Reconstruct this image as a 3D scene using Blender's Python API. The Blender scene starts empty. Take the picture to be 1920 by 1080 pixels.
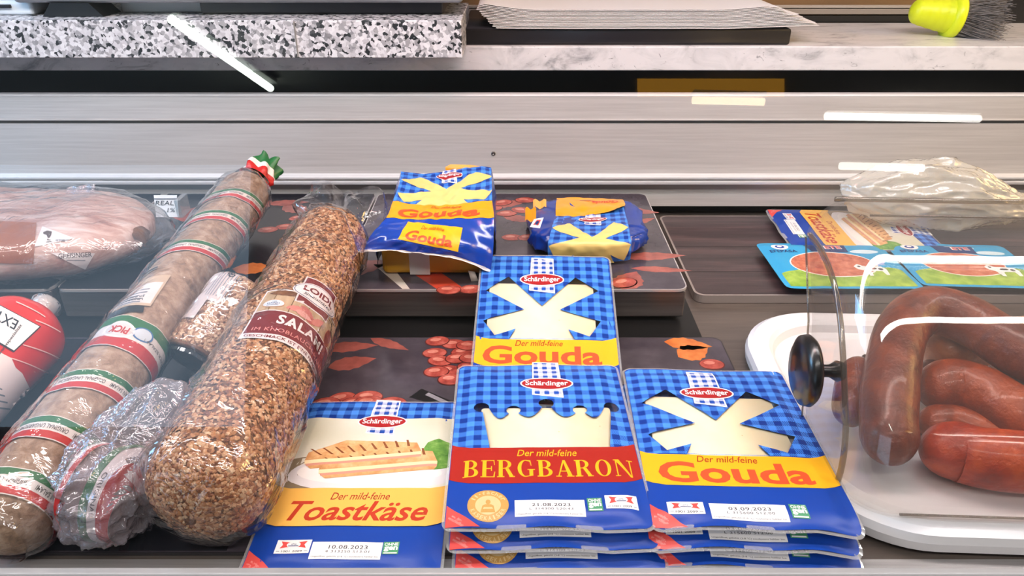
import bpy, bmesh, math, random
from mathutils import Vector, Matrix, noise, geometry
SC = bpy.context.scene
COL = SC.collection
random.seed(7)
# ---------------------------------------------------------------- camera model
PITCH = math.radians(27.5); FPX = 1400.0; CAMZ = 0.42
FW = Vector((0, math.cos(PITCH), -math.sin(PITCH))); UP = Vector((0, math.sin(PITCH), math.cos(PITCH))); RT = Vector((1, 0, 0))
CAM = Vector((0, 0, CAMZ))
def ray(px, py): return FW + RT * ((px - 960) / FPX) + UP * ((540 - py) / FPX)
def at(px, py, z):
    d = ray(px, py); return CAM + d * ((z - CAMZ) / d.z)
def atY(px, py, y):
    d = ray(px, py); return CAM + d * (y / d.y)
cd = bpy.data.cameras.new('camera'); cam = bpy.data.objects.new('camera', cd); COL.objects.link(cam)
cam.location = CAM; cam.rotation_euler = (math.radians(90) - PITCH, 0, 0)
cd.sensor_width = 36; cd.lens = FPX / 1920 * 36; cd.clip_start = 0.01; cd.clip_end = 60
SC.camera = cam
SC.view_settings.view_transform = 'Standard'; SC.view_settings.look = 'None'
SC.view_settings.gamma = 1; SC.view_settings.use_curve_mapping = False; SC.view_settings.exposure = -0.22
SC.cycles.transparent_max_bounces = 28; SC.cycles.max_bounces = 10; SC.cycles.glossy_bounces = 4
SC.cycles.caustics_reflective = False; SC.cycles.caustics_refractive = False
SC.cycles.sample_clamp_indirect = 6

# ---------------------------------------------------------------- materials
def lin(h):
    if not isinstance(h, str): return h
    h = h.lstrip('#'); o = []
    for i in (0, 2, 4):
        v = int(h[i:i + 2], 16) / 255
        o.append(v / 12.92 if v <= .04045 else ((v + .055) / 1.055) ** 2.4)
    return (o[0], o[1], o[2], 1)
class NT:
    def __init__(s, m):
        m.use_nodes = True; s.t = m.node_tree; s.t.nodes.clear(); s.out = s.t.nodes.new('ShaderNodeOutputMaterial')
    def n(s, kind, **kw):
        nd = s.t.nodes.new('ShaderNode' + kind)
        for k, v in kw.items():
            if k.startswith('_'): nd.inputs[int(k[1:])].default_value = v
            else: setattr(nd, k, v)
        return nd
    def l(s, a, b, i=0, o=0):
        s.t.links.new(a.outputs[o] if isinstance(o, int) else a.outputs[o], b.inputs[i])
    def m(s, op, a, b=None, c=None):
        nd = s.n('Math', operation=op)
        for k, v in enumerate((a, b, c)):
            if v is None: continue
            if isinstance(v, (int, float)): nd.inputs[k].default_value = v
            else: s.t.links.new(v if not hasattr(v, 'outputs') else v.outputs[0], nd.inputs[k])
        return nd
    def mix(s, fac, a, b):
        nd = s.n('Mix', data_type='RGBA')
        for k, v in ((0, fac), (6, a), (7, b)):
            if isinstance(v, (int, float)): nd.inputs[k].default_value = v
            elif isinstance(v, (tuple, list)): nd.inputs[k].default_value = v
            else: s.t.links.new(v if not hasattr(v, 'outputs') else v.outputs[0], nd.inputs[k])
        return nd.outputs[2]
    def ramp(s, src, stops):
        nd = s.n('ValToRGB'); el = nd.color_ramp.elements
        while len(el) < len(stops): el.new(0.5)
        for e, (p, c) in zip(el, stops): e.position = p; e.color = lin(c)
        s.t.links.new(src if not hasattr(src, 'outputs') else src.outputs[0], nd.inputs[0]); return nd.outputs[0]
    def noise(s, scale, detail=4, rough=.55, vec=None, dist=0):
        nd = s.n('TexNoise'); nd.inputs['Scale'].default_value = scale; nd.inputs['Detail'].default_value = detail
        nd.inputs['Roughness'].default_value = rough; nd.inputs['Distortion'].default_value = dist
        if vec is not None: s.t.links.new(vec, nd.inputs['Vector'])
        return nd
    def vec(s, sc=(1, 1, 1), what='Object'):
        tc = s.n('TexCoord'); mp = s.n('Mapping'); mp.inputs['Scale'].default_value = sc
        s.t.links.new(tc.outputs[what], mp.inputs[0]); return mp.outputs[0]
    def bump(s, h, strength, dist=.001):
        b = s.n('Bump'); b.inputs['Strength'].default_value = strength; b.inputs['Distance'].default_value = dist
        s.t.links.new(h if not hasattr(h, 'outputs') else h.outputs[0], b.inputs['Height']); return b
    def pbr(s, col, rough=.5, metal=0, spec=.5, coat=0, normal=None, sss=0):
        p = s.n('BsdfPrincipled')
        for nm, v in (('Base Color', col), ('Roughness', rough), ('Metallic', metal), ('Specular IOR Level', spec), ('Coat Weight', coat)):
            if isinstance(v, (int, float, tuple, list)): p.inputs[nm].default_value = v
            else: s.t.links.new(v, p.inputs[nm])
        p.inputs['Coat Roughness'].default_value = .12
        if sss:
            p.inputs['Subsurface Weight'].default_value = sss; p.inputs['Subsurface Radius'].default_value = (.006, .003, .0015); p.inputs['Subsurface Scale'].default_value = 1
        if normal is not None: s.t.links.new(normal.outputs[0], p.inputs['Normal'])
        s.t.links.new(p.outputs[0], s.out.inputs[0]); return p
def schlick(t, nrm=None, f0=.04):
    g = t.n('NewGeometry'); d = t.n('VectorMath', operation='DOT_PRODUCT')
    t.t.links.new(nrm.outputs[0] if nrm else g.outputs['Normal'], d.inputs[0]); t.t.links.new(g.outputs['Incoming'], d.inputs[1])
    c = t.m('SUBTRACT', 1, t.m('ABSOLUTE', d.outputs['Value'])); c.use_clamp = True
    return t.m('MULTIPLY_ADD', t.m('POWER', c, 5), 1 - f0, f0)
_M = {}
def mk(name, fn=None):
    if name in _M: return _M[name]
    m = bpy.data.materials.new(name); _M[name] = m
    if fn: fn(NT(m))
    return m
def plain(hexc, rough=.4, metal=0, spec=.5, coat=0):
    return mk('ink_%s_%s_%s_%s' % (hexc.lstrip('#'), rough, metal, coat), lambda t: t.pbr(lin(hexc), rough, metal, spec, coat))
def ink(hexc): return plain(hexc, .38, 0, .35)
def varied(name, stops, scale, rough=.5, bump=0, bscale=None, metal=0, coat=0, sc=(1, 1, 1), detail=5, spec=.5, dist=0, bd=.001):
    def f(t):
        v = t.vec(sc); n = t.noise(scale, detail, .6, v, dist)
        c = t.ramp(n, stops); b = None
        if bump: b = t.bump(t.noise(bscale or scale, 5, .6, v), bump, bd)
        t.pbr(c, rough, metal, spec, coat, b)
    return mk(name, f)
def film(name, tint='#ffffff', rough=.06, k=1.0, add=.015, haze=.0, hcol='#ffffff', bs=0, bscale=60, opac=0, ocol='#777777'):
    """clear plastic: see-through with Fresnel reflections, a little milky haze and creases"""
    def f(t):
        nrm = None
        if bs:
            v = t.vec(); n = t.noise(bscale, 3, .6, v, 1.2); a = t.m('ABSOLUTE', t.m('SUBTRACT', n, .5)); nrm = t.bump(a, bs, .004)
        tr = t.n('BsdfTransparent'); tr.inputs[0].default_value = lin(tint)
        gl = t.n('BsdfGlossy'); gl.inputs['Roughness'].default_value = rough
        if nrm: t.l(nrm, gl, 'Normal')
        fr = schlick(t, nrm)
        fac = t.m('ADD', t.m('MULTIPLY', fr, k), add); fac.use_clamp = True
        base = tr
        if haze:
            df = t.n('BsdfDiffuse'); df.inputs[0].default_value = lin(hcol)
            if nrm: t.l(nrm, df, 'Normal')
            mh = t.n('MixShader'); mh.inputs[0].default_value = haze; t.l(tr, mh, 1); t.l(df, mh, 2); base = mh
        mx = t.n('MixShader'); t.l(fac, mx, 0); t.l(base, mx, 1); t.l(gl, mx, 2); t.l(mx, t.out, 0)
    return mk(name, f)
def lamp_mat(name, col, e):
    def f(t):
        em = t.n('Emission'); em.inputs[0].default_value = lin(col); em.inputs[1].default_value = e; t.l(em, t.out, 0)
    return mk(name, f)

# ---------------------------------------------------------------- objects
INV = {}
def tag(o, label=None, cat=None, group=None, kind=None):
    if label: o['label'] = label
    if cat: o['category'] = cat
    if group: o['group'] = group
    if kind: o['kind'] = kind
    return o
def thing(name, label, cat, loc=(0, 0, 0), group=None, rot=None):
    o = bpy.data.objects.new(name, None); COL.objects.link(o); o.empty_display_size = .02
    m = Matrix.Translation(Vector(loc))
    if rot is not None: m = m @ rot.to_4x4()
    o.location = Vector(loc)
    if rot is not None: o.rotation_euler = rot.to_euler()
    INV[o.name] = m.inverted(); tag(o, label, cat, group); return o
class MB:
    def __init__(s): s.v = []; s.f = []; s.mi = []; s.uv = []; s.sm = []; s.mats = []
    def mat(s, m):
        if m not in s.mats: s.mats.append(m)
        return s.mats.index(m)
    def add(s, verts, faces, m, uvs=None, smooth=True):
        b = len(s.v); k = s.mat(m); s.v += [tuple(v) for v in verts]
        for f in faces:
            s.f.append([b + i for i in f]); s.mi.append(k); s.sm.append(smooth)
            s.uv += [(uvs[i] if uvs else (0, 0)) for i in f]
    def box(s, x0, x1, y0, y1, z0, z1, m, bev=0):
        bm = bmesh.new(); bmesh.ops.create_cube(bm, size=1)
        bmesh.ops.scale(bm, vec=(x1 - x0, y1 - y0, z1 - z0), verts=bm.verts)
        bmesh.ops.translate(bm, vec=((x0 + x1) / 2, (y0 + y1) / 2, (z0 + z1) / 2), verts=bm.verts)
        if bev: bmesh.ops.bevel(bm, geom=bm.edges[:], offset=bev, segments=3, profile=.5, affect='EDGES')
        s.bm(bm, m, smooth=False)
    def bm(s, bm, m, smooth=True, tf=None):
        bm.verts.index_update()
        s.add([(tf @ v.co if tf else v.co) for v in bm.verts], [[v.index for v in f.verts] for f in bm.faces], m, None, smooth); bm.free()
    def grid(s, fn, nu, nv, m, cu=False, cv=False, smooth=True, flip=False):
        vs = []; uvs = []
        for j in range(nv + (0 if cv else 1)):
            for i in range(nu + (0 if cu else 1)):
                vs.append(fn(i / nu, j / nv)); uvs.append((i / nu, j / nv))
        W = nu if cu else nu + 1; Hh = nv if cv else nv + 1; fs = []
        for j in range(nv):
            for i in range(nu):
                a, b = i, (i + 1) % W if cu else i + 1; c, d = j, (j + 1) % Hh if cv else j + 1
                q = [c * W + a, c * W + b, d * W + b, d * W + a]
                fs.append(q[::-1] if flip else q)
        s.add(vs, fs, m, uvs, smooth)
    def prism(s, pts, fn, m, smooth=False):
        """pts 2D outline, fn(x,y,k) -> 3D for k=0 bottom, 1 top"""
        n = len(pts); vs = [fn(x, y, 0) for x, y in pts] + [fn(x, y, 1) for x, y in pts]
        fs = [[i, (i + 1) % n, n + (i + 1) % n, n + i] for i in range(n)]
        tri = geometry.tessellate_polygon([[Vector((x, y, 0)) for x, y in pts]])
        fs += [[n + a, n + b, n + c] for a, b, c in tri] + [[c, b, a] for a, b, c in tri]
        s.add(vs, fs, m, None, smooth)
    def build(s, name, parent=None, label=None, kind=None, fixn=False):
        me = bpy.data.meshes.new(name)
        inv = INV[parent.name] if parent else None
        me.from_pydata([tuple(inv @ Vector(v)) for v in s.v] if inv else s.v, [], s.f)
        for m in s.mats: me.materials.append(m)
        me.polygons.foreach_set('material_index', s.mi); me.polygons.foreach_set('use_smooth', s.sm)
        ul = me.uv_layers.new(name='UVMap'); ul.data.foreach_set('uv', [c for p in s.uv for c in p])
        if fixn:
            b = bmesh.new(); b.from_mesh(me); bmesh.ops.recalc_face_normals(b, faces=b.faces); b.to_mesh(me); b.free()
        me.update(); o = bpy.data.objects.new(name, me); COL.objects.link(o)
        INV[o.name] = inv or Matrix.Identity(4)
        if parent: o.parent = parent
        if label: o['label'] = label
        if kind: o['kind'] = kind
        return o
def structure(name, mb): return mb.build(name, kind='structure')
def copy_tree(o, parent=None):
    c = o.copy(); COL.objects.link(c); c.parent = parent
    for ch in list(o.children): copy_tree(ch, c)
    return c
def rrect(x0, y0, x1, y1, r, n=5):
    p = []
    for cx, cy, a in ((x1 - r, y0 + r, -90), (x1 - r, y1 - r, 0), (x0 + r, y1 - r, 90), (x0 + r, y0 + r, 180)):
        for k in range(n + 1):
            t = math.radians(a + 90 * k / n); p.append((cx + r * math.cos(t), cy + r * math.sin(t)))
    return p
def ellipse(cx, cy, rx, ry, n=28, rot=0):
    c, s_ = math.cos(rot), math.sin(rot); p = []
    for k in range(n):
        t = 2 * math.pi * k / n; x, y = rx * math.cos(t), ry * math.sin(t); p.append((cx + x * c - y * s_, cy + x * s_ + y * c))
    return p
def sm(a, b, x):
    t = min(1, max(0, (x - a) / (b - a))); return t * t * (3 - 2 * t)
def nz(x, y=0., z=0.): return noise.noise(Vector((x, y, z)))

# ---------------------------------------------------------------- printing on surfaces
_T = {}
def glyphs(s, bold, shear, spc):
    k = (s, bold, shear, spc)
    if k in _T: return _T[k]
    cu = bpy.data.curves.new('t', 'FONT'); cu.body = s; cu.size = 1; cu.offset = bold; cu.shear = shear; cu.space_character = spc; cu.resolution_u = 3
    ob = bpy.data.objects.new('t', cu); COL.objects.link(ob)
    dg = bpy.context.evaluated_depsgraph_get(); ev = ob.evaluated_get(dg); me = ev.to_mesh()
    vs = [(v.co.x, v.co.y) for v in me.vertices]; fs = [list(p.vertices) for p in me.polygons]
    ev.to_mesh_clear(); bpy.data.objects.remove(ob); bpy.data.curves.remove(cu)
    xs = [v[0] for v in vs]; ys = [v[1] for v in vs]; _T[k] = (vs, fs, min(xs), max(xs), min(ys), max(ys)); return _T[k]
class Sheet:
    def __init__(s, surf, step=.008, eps=.00018): s.surf = surf; s.step = step; s.eps = eps; s.mb = MB()
    def _put(s, verts, faces, m, z, uvf=None):
        bm = bmesh.new(); vv = [bm.verts.new((x, y, 0)) for x, y in verts]
        for f in faces:
            try: bm.faces.new([vv[i] for i in f])
            except ValueError: pass
        if s.step and verts:
            for ax in (0, 1):
                lo = min(p[ax] for p in verts); hi = max(p[ax] for p in verts)
                k = math.floor(lo / s.step) + 1
                while k * s.step < hi:
                    co = [0, 0, 0]; no = [0, 0, 0]; co[ax] = k * s.step; no[ax] = 1
                    bmesh.ops.bisect_plane(bm, geom=bm.verts[:] + bm.edges[:] + bm.faces[:], plane_co=co, plane_no=no, dist=1e-6); k += 1
        bm.verts.index_update()
        vs = [s.surf(v.co.x, v.co.y, z * s.eps) for v in bm.verts]; uv = [(v.co.x, v.co.y) for v in bm.verts]
        fs = []
        for f in bm.faces:
            ix = [v.index for v in f.verts]
            fs.append(ix if f.normal.z > 0 else ix[::-1])
        bm.free(); s.mb.add(vs, fs, m, uv, True)
    def poly(s, pts, m, z=1, holes=()):
        loops = [[Vector((x, y, 0)) for x, y in pts]] + [[Vector((x, y, 0)) for x, y in h] for h in holes]
        flat = [(v.x, v.y) for lp in loops for v in lp]
        s._put(flat, [list(t) for t in geometry.tessellate_polygon(loops)], m, z)
    def rect(s, x0, y0, x1, y1, m, z=1): s.poly([(x0, y0), (x1, y0), (x1, y1), (x0, y1)], m, z)
    def ell(s, cx, cy, rx, ry, m, z=1, rot=0, n=28): s.poly(ellipse(cx, cy, rx, ry, n, rot), m, z)
    def text(s, body, cx, cy, w, h, m, z=2, bold=0., shear=0., spc=1., rot=0.):
        vs, fs, x0, x1, y0, y1 = glyphs(body, bold, shear, spc); c, n = math.cos(rot), math.sin(rot); o = []
        for x, y in vs:
            a = ((x - x0) / (x1 - x0) - .5) * w; b = ((y - y0) / (y1 - y0) - .5) * h; o.append((cx + a * c - b * n, cy + a * n + b * c))
        s._put(o, fs, m, z)
    def arc(s, body, cx, cy, r, a0, a1, h, m, z=2, bold=.02, inward=False):
        n = len(body)
        for i, ch in enumerate(body):
            if ch == ' ': continue
            a = a0 + (a1 - a0) * (i + .5) / n
            w = abs(a1 - a0) * r / n * (.75 if ch not in "1iIl-." else .35)
            hh = h * (.3 if ch in '-.' else 1)
            s.text(ch, cx + r * math.cos(a), cy + r * math.sin(a), w, hh, m, z, bold, 0, 1, a - math.pi / 2 + (math.pi if inward else 0))
    def build(s, name, parent, label=None): return s.mb.build(name, parent, label)
# ================================================================ THE CASE
steel = lambda nm, a, b, r=.35, sc=(1, 30, 30): varied(nm, [(.3, a), (.7, b)], 6, r, .05, 60, metal=.0, sc=sc, spec=.6)
M_floor = varied('steel_floor', [(.3, '#5c544f'), (.7, '#71675f')], 5, .3, .04, 60, metal=.35, sc=(2, 40, 40))
M_alu = varied('aluminium', [(.3, '#b6b2af'), (.7, '#c8c4c1')], 5, .4, .06, 50, metal=.25, sc=(1.5, 40, 60))
M_alu_lit = varied('aluminium_lit_edge', [(.3, '#d5d5d6'), (.7, '#e6e6e6')], 5, .25, 0, metal=.2, sc=(1.5, 40, 60))  # paler aluminium: the highlight on rails and lips is put into the colour
M_dark = plain('#101012', .5)
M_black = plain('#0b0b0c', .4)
def _marble(t):
    v = t.vec((1, 2.2, 1.5)); n = t.noise(14, 8, .62, v, 1.2); c = t.ramp(n, [(.30, '#9a9a9e'), (.42, '#d3d2d4'), (.55, '#e3e1e3')])
    n2 = t.noise(60, 4, .6, v, 2); c2 = t.ramp(n2, [(.28, '#8f9094'), (.36, '#ffffff')])
    mx = t.n('Mix', data_type='RGBA', blend_type='MULTIPLY'); mx.inputs[0].default_value = .8
    t.t.links.new(c, mx.inputs[6]); t.t.links.new(c2, mx.inputs[7]); t.pbr(mx.outputs[2], .25, 0, .5)
M_marble = mk('marble', _marble)
def _granite(t):
    v = t.vec(); vo = t.n('TexVoronoi'); vo.inputs['Scale'].default_value = 230; vo.inputs['Randomness'].default_value = 1
    dn = t.noise(120, 3, .6, v); ad = t.n('VectorMath', operation='MULTIPLY_ADD')
    t.t.links.new(dn.outputs[1], ad.inputs[0]); ad.inputs[1].default_value = (.008, .008, .008); t.t.links.new(v, ad.inputs[2]); t.t.links.new(ad.outputs[0], vo.inputs['Vector'])
    sp = t.n('SeparateColor'); t.t.links.new(vo.outputs['Color'], sp.inputs[0])
    c = t.ramp(sp.outputs[0], [(0, '#222628'), (.15, '#3c4042'), (.19, '#8f8f92'), (.38, '#adabad'), (.6, '#d6d3d6'), (1, '#ecebec')])
    t.t.nodes[-1].color_ramp.interpolation = 'LINEAR'; t.pbr(c, .25)
M_granite = mk('granite', _granite)

XL, XR = -1.15, 1.25
m = MB(); m.box(XL, XR, .385, 1.06, -.02, 0, M_floor); structure('floor', m)
m = MB(); m.box(XL, .205, .689, .99, .0002, .0012, M_black); structure('trim_8', m)  # shade under the scales, laid in as a flat black strip
# front ledge: channel strip + raised lip
M_ledge = varied('ledge', [(.3, '#8f8c8b'), (.7, '#a8a5a3')], 7, .4, .05, 40, sc=(1, 30, 30), metal=.2)
m = MB(); m.box(XL, XR, .353, .385, -.02, .0004, M_ledge); structure('trim_1', m)
m = MB(); m.box(XL, XR, .3475, .3535, -.03, .0275, M_alu_lit, .0012); m.box(XL, XR, .335, .3475, -.03, .022, M_alu, .001); m.box(XL, XR, .3, .335, -.03, .012, M_alu_lit, .001); structure('trim_2', m)
# rear wall of the case, profiled aluminium: (y,z) outline extruded along x
def extr(pts, m, mb, x0=XL, x1=XR):
    vs = [(x0, y, z) for y, z in pts] + [(x1, y, z) for y, z in pts]; n = len(pts)
    mb.add(vs, [[i, i + 1, n + i + 1, n + i] for i in range(n - 1)], m, None, False)
m = MB()
extr([(1.034, .018), (1.040, .053)], M_alu, m)
extr([(1.050, .018), (1.034, .018)], M_dark, m)
extr([(1.040, .053), (1.026, .0545), (1.0255, .0580), (1.030, .0590)], M_alu_lit, m)
extr([(1.030, .0590), (1.030, .0618)], M_alu, m)
extr([(1.030, .0618), (1.0265, .0625), (1.0265, .0650), (1.040, .0665)], M_alu_lit, m)
extr([(1.040, .0665), (1.049, .1375)], M_alu, m)
extr([(1.049, .1375), (1.0525, .1380), (1.0525, .1420), (1.046, .1426)], plain('#8a8683', .5), m)
extr([(1.046, .1426), (1.049, .1445), (1.054, .1735)], M_alu, m)
extr([(1.054, .1735), (1.0535, .1750), (1.060, .1765), (1.070, .1765), (1.070, .10)], M_alu_lit, m)
structure('wall_back', m)
# dark gap behind the wall, counter of white marble behind
m = MB(); m.box(XL, XR, 1.20, 1.22, -.02, .20, varied('gap_panel', [(.3, '#1d1c1b'), (.7, '#2a2725')], 3, .6)); m.box(XL, XR, 1.07, 1.2, -.02, .10, M_dark); structure('wall_recess', m)
m = MB(); m.box(XL, XR, 1.10, 1.33, .2005, .2345, M_marble, .002); t = m.build('marble_counter'); tag(t, 'white marble counter slab running along the back of the case', 'counter')
# a screw in the wall
ang = math.radians
def disc_stack(mb, c, ax, prof, mat, n=24):
    """lathe: prof list of (radius, along) around axis ax at c"""
    ax = Vector(ax).normalized(); u = ax.orthogonal().normalized(); w = ax.cross(u)
    c = Vector(c)
    def fn(a, b):
        k = b * (len(prof) - 1); i = int(round(k)); r, h = prof[i]; t = a * 2 * math.pi
        return c + ax * h + (u * math.cos(t) + w * math.sin(t)) * r
    mb.grid(fn, n, len(prof) - 1, mat, cu=True)
p = atY(925, 288, 1.0435)
m = MB(); disc_stack(m, p, (0, -1, 0.1), [(.0032, 0), (.0032, .0008), (.0022, .0016), (.0012, .0012), (.0001, .0005)], plain('#6b6764', .3, .8)); t = m.build('screw'); tag(t, 'small steel screw in the rear aluminium wall above the cheese packs', 'screw')
# wall behind the counter
M_wood2 = varied('brown_panel', [(.3, '#6e5436'), (.7, '#86663f')], 4, .5, sc=(1, 8, 8))
m = MB(); m.box(-1.6, 1.7, 1.34, 1.36, .1, .40, M_wood2); m.box(-1.6, 1.7, 1.345, 1.365, .40, 1.2, plain('#8c8984', .5))
structure('wall_behind_counter', m)
for i, (z0, z1, mm) in enumerate(((.2345, .245, M_dark), (.2475, .256, plain('#8f8880', .4)), (.2575, .262, plain('#a59d94', .4)))):
    m = MB(); m.box(-1.0, 1.3, 1.333, 1.34, z0, z1, mm, .0008); structure('trim_%d' % (i + 3), m)
m = MB(); m.box(.83, 1.3, 1.325, 1.334, .235, .42, plain('#17171a', .3), .002); t = m.build('cabinet_door'); tag(t, 'black glossy panel behind the grey brush bristles', 'panel')

# ---------------------------------------------------------------- granite slab, weighing machine foot
m = MB(); m.box(XL, -.0655, 1.013, 1.20, .2345, .2815, M_granite, .0012)
t = m.build('granite_slab'); tag(t, 'speckled grey granite slab lying on the marble counter', 'slab')
m = MB(); p = atY(555, 75, 1.0128); m.box(p.x - .0009, p.x + .0009, 1.0122, 1.015, .236, .2805, plain('#8b8680', .5)); m.build('joint', t)
r = thing('slicer_base', 'grey steel machine base on black foot, on the granite slab', 'machine', (-.5, 1.08, .2815))
m = MB(); a = atY(22, 0, 1.045).x; b = atY(868, 0, 1.045).x
m.box(a, b, 1.045, 1.3, .2985, .34, varied('slicer_steel', [(.3, '#75777b'), (.7, '#9a9ba0')], 5, .3, metal=.4, sc=(1, 20, 20)), .006); m.build('body', r)
f0 = atY(92, 30, 1.06).x; f1 = atY(205, 30, 1.06).x
m = MB(); m.prism([(f0, .2817), (f1, .2817), (f1 - .016, .2986), (f0 + .014, .2986)], lambda x, z, k: (x, 1.045 + .05 * k, z), M_black); m.build('foot', r)
m = MB(); m.box(f1 + .003, atY(370, 30, 1.06).x, 1.09, 1.14, .2817, .2986, plain('#d9dcdc', .4), .002); m.build('housing', r, 'white housing')
m = MB(); m.box(atY(372, 30, 1.06).x, atY(830, 30, 1.06).x, 1.07, 1.2, .2817, .2986, plain('#1a1620', .35), .003); m.build('tray_foot', r, 'long black foot')
r = thing('wrapping_machine', 'white plastic box beside the slicer base on the granite', 'box', (-.8, 1.08, .2817))
m = MB(); m.box(-1.1, f0 - .02, 1.06, 1.16, .2817, .30, plain('#dfe5e8', .4), .004); m.build('shell', r)
m = MB(); m.box(-.80, atY(22, 14, 1.06).x, 1.056, 1.062, .291, .2955, M_black, .001); m.build('slot', r)

# ---------------------------------------------------------------- black case and papers
x0 = atY(868, 65, 1.115).x; x1 = atY(1481, 65, 1.115).x
m = MB(); pr = rrect(x0, .2346, x1, .2572, .004)
m.prism(pr, lambda x, z, k: (x, 1.112 + .2 * (1 - k), z), plain('#17141a', .42), True)
t = m.build('black_folder'); tag(t, 'black flat case lying under the pile of white papers', 'case')
NP = 16; PX0 = atY(888, 30, 1.11).x; PX1 = atY(1535, 40, 1.11).x
for i in range(NP):
    z = .2582 + i * .00135; rr = random.Random(i)
    xl = atY(888, 30, 1.11).x + (.03 - i * .0022 if i < 11 else .004 + (i - 11) * .002) + rr.uniform(-.002, .002)
    xr = atY(1535, 40, 1.11).x - i * .0040 + rr.uniform(-.009, .004); yf = 1.106 + .0009 * i + rr.uniform(0, .003)
    cr = rr.uniform(.0015, .004)
    def fn(u, v, xl=xl, xr=xr, yf=yf, z=z, i=i):
        x = xl + (xr - xl) * u; y = yf + .19 * v
        return (x, y, z + .0005 * nz(x * 18, 3.1) + sm(PX1 - .15, PX1 + .02, x) * (.004 + .0004 * i) + sm(PX0 + .09, PX0 - .02, x) * (.0012 + .0006 * i) + .0002 * i * sm(.3, 0, v))
    m = MB(); m.grid(fn, 60, 3, plain('#eceae8', .7)); m.grid(lambda u, v: tuple(Vector(fn(u, v)) - Vector((0, 0, .0007))), 60, 3, plain('#eceae8', .7), flip=True)
    for vv in (0, 1):
        m.grid(lambda u, k, vv=vv: tuple(Vector(fn(u, vv)) - Vector((0, 0, .0007 * (1 - k)))), 60, 1, plain('#dcdad8', .8))
    t = m.build('paper_sheet'); tag(t, 'white sheet of wrapping paper in the pile on the black case', 'paper', 'white wrapping paper pile')

# ---------------------------------------------------------------- brush
A = at(1716, 34, .262); B = at(1788, 36, .262); ax = (B - A).normalized(); ln = (B - A).length
A = Vector((A.x, 1.20, .2705)); ax = Vector((.985, -.10, -.12)).normalized()
r = thing('hand_brush', 'round brush with bright yellow handle and grey bristles on the marble counter', 'brush', A)
pr = [(.0005, 0)]
for k in range(1, 31):
    t_ = k / 30; R = .0145 + .0105 * t_ ** .7; R *= min(1, math.sqrt(1 - (1 - min(1, t_ * 5)) ** 2) + .02)
    R += .0007 * abs(math.sin(t_ * 15)) ; pr.append((R, t_ * .058))
m = MB(); disc_stack(m, A, ax, pr, varied('brush_yellow', [(.3, '#cfdc10'), (.7, '#e0ea20')], 20, .4), 40); m.build('handle', r)
m = MB(); disc_stack(m, A, ax, [(.022, .056), (.031, .058), (.0325, .062), (.0325, .068), (.031, .071), (.001, .0712)], plain('#dcea1a', .35), 40); m.build('ferrule', r)
m = MB(); u = ax.orthogonal().normalized(); w = ax.cross(u); mbr = varied('bristle', [(.3, '#5d5853'), (.7, '#8f8a86')], 40, .6)
for k in range(1500):
    rr = .029 * math.sqrt(random.random()); t_ = random.uniform(0, 6.283); p0 = A + ax * .070 + (u * math.cos(t_) + w * math.sin(t_)) * rr
    d = (ax + (u * math.cos(t_) + w * math.sin(t_)) * (rr / .029 * .22) + Vector((random.uniform(-.22, .22), random.uniform(-.22, .22), random.uniform(-.22, .22)))).normalized()
    L = random.uniform(.046, .062); bend = Vector((random.uniform(-.5, .5), random.uniform(-.5, .5), random.uniform(-.6, .4))) * .014
    s_ = d.cross(Vector((random.random(), random.random(), random.random()))).normalized() * .00042
    pts = [p0 + d * L * q + bend * q * q for q in (0, .35, .7, 1)]
    for p_ in pts: p_.z = max(p_.z, .2356)
    s2 = s_.cross(d)
    vs = []
    for p_ in pts: vs += [p_ + s_, p_ - s_ * .5 + s2 * .8, p_ - s_ * .5 - s2 * .8]
    fs = []
    for q in range(3):
        for e in range(3): fs.append([q * 3 + e, q * 3 + (e + 1) % 3, q * 3 + 3 + (e + 1) % 3, q * 3 + 3 + e])
    m.add(vs, fs, mbr)
m.build('bristles', r, 'frayed grey bristles', 'stuff')

# ---------------------------------------------------------------- scales with printed tops
def leaf(cx, cy, L, Wd, rot, n=10, jag=.15):
    p = []
    for sgn in (1, -1):
        rng = range(n + 1) if sgn == 1 else range(n - 1, 0, -1)
        for k in rng:
            t_ = k / n; y = sgn * Wd * math.sin(math.pi * t_ ** .8) * (1 - jag * (k % 2)) ; p.append(((t_ - .5) * L, y))
    c, s_ = math.cos(rot), math.sin(rot); return [(cx + x * c - y * s_, cy + x * s_ + y * c) for x, y in p]
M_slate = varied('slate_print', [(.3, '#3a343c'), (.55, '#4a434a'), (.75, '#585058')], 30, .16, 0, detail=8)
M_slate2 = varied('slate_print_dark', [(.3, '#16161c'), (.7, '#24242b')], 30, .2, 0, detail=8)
M_leaf = varied('leaf_print', [(.3, '#8a4a42'), (.7, '#b06256')], 60, .2)
M_leaf2 = varied('leaf_print_orange', [(.3, '#b8602c'), (.7, '#d98648')], 60, .2)
M_grape = varied('grape_print', [(.3, '#8a3830'), (.5, '#aa4c40'), (.7, '#c56a5c')], 90, .2)
M_grape2 = varied('grape_print_light', [(.3, '#c06a58'), (.7, '#dc9684')], 90, .2)
M_grape3 = varied('grape_print_dark', [(.3, '#4a1e1c'), (.7, '#6d302a')], 90, .2)
def grapes(sh, pts, r):
    for i, (x, y, a) in enumerate(pts):
        z = 2 + i * .6
        sh.ell(x, y, r * 1.25, r * .95, M_grape3, z, a); sh.ell(x, y + r * .06, r * 1.15, r * .85, M_grape, z + .2, a); sh.ell(x - r * .2, y + r * .3, r * .55, r * .3, M_grape2, z + .4, a)
def flat(z): return lambda x, y, l: (x, y, z + l)
M_side = varied('scale_side', [(.3, '#5c5653'), (.7, '#7d7470')], 4, .3, .03, 60, metal=.5, sc=(1, 30, 30))
M_rim = plain('#d8d2cf', .25, .5)
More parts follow.
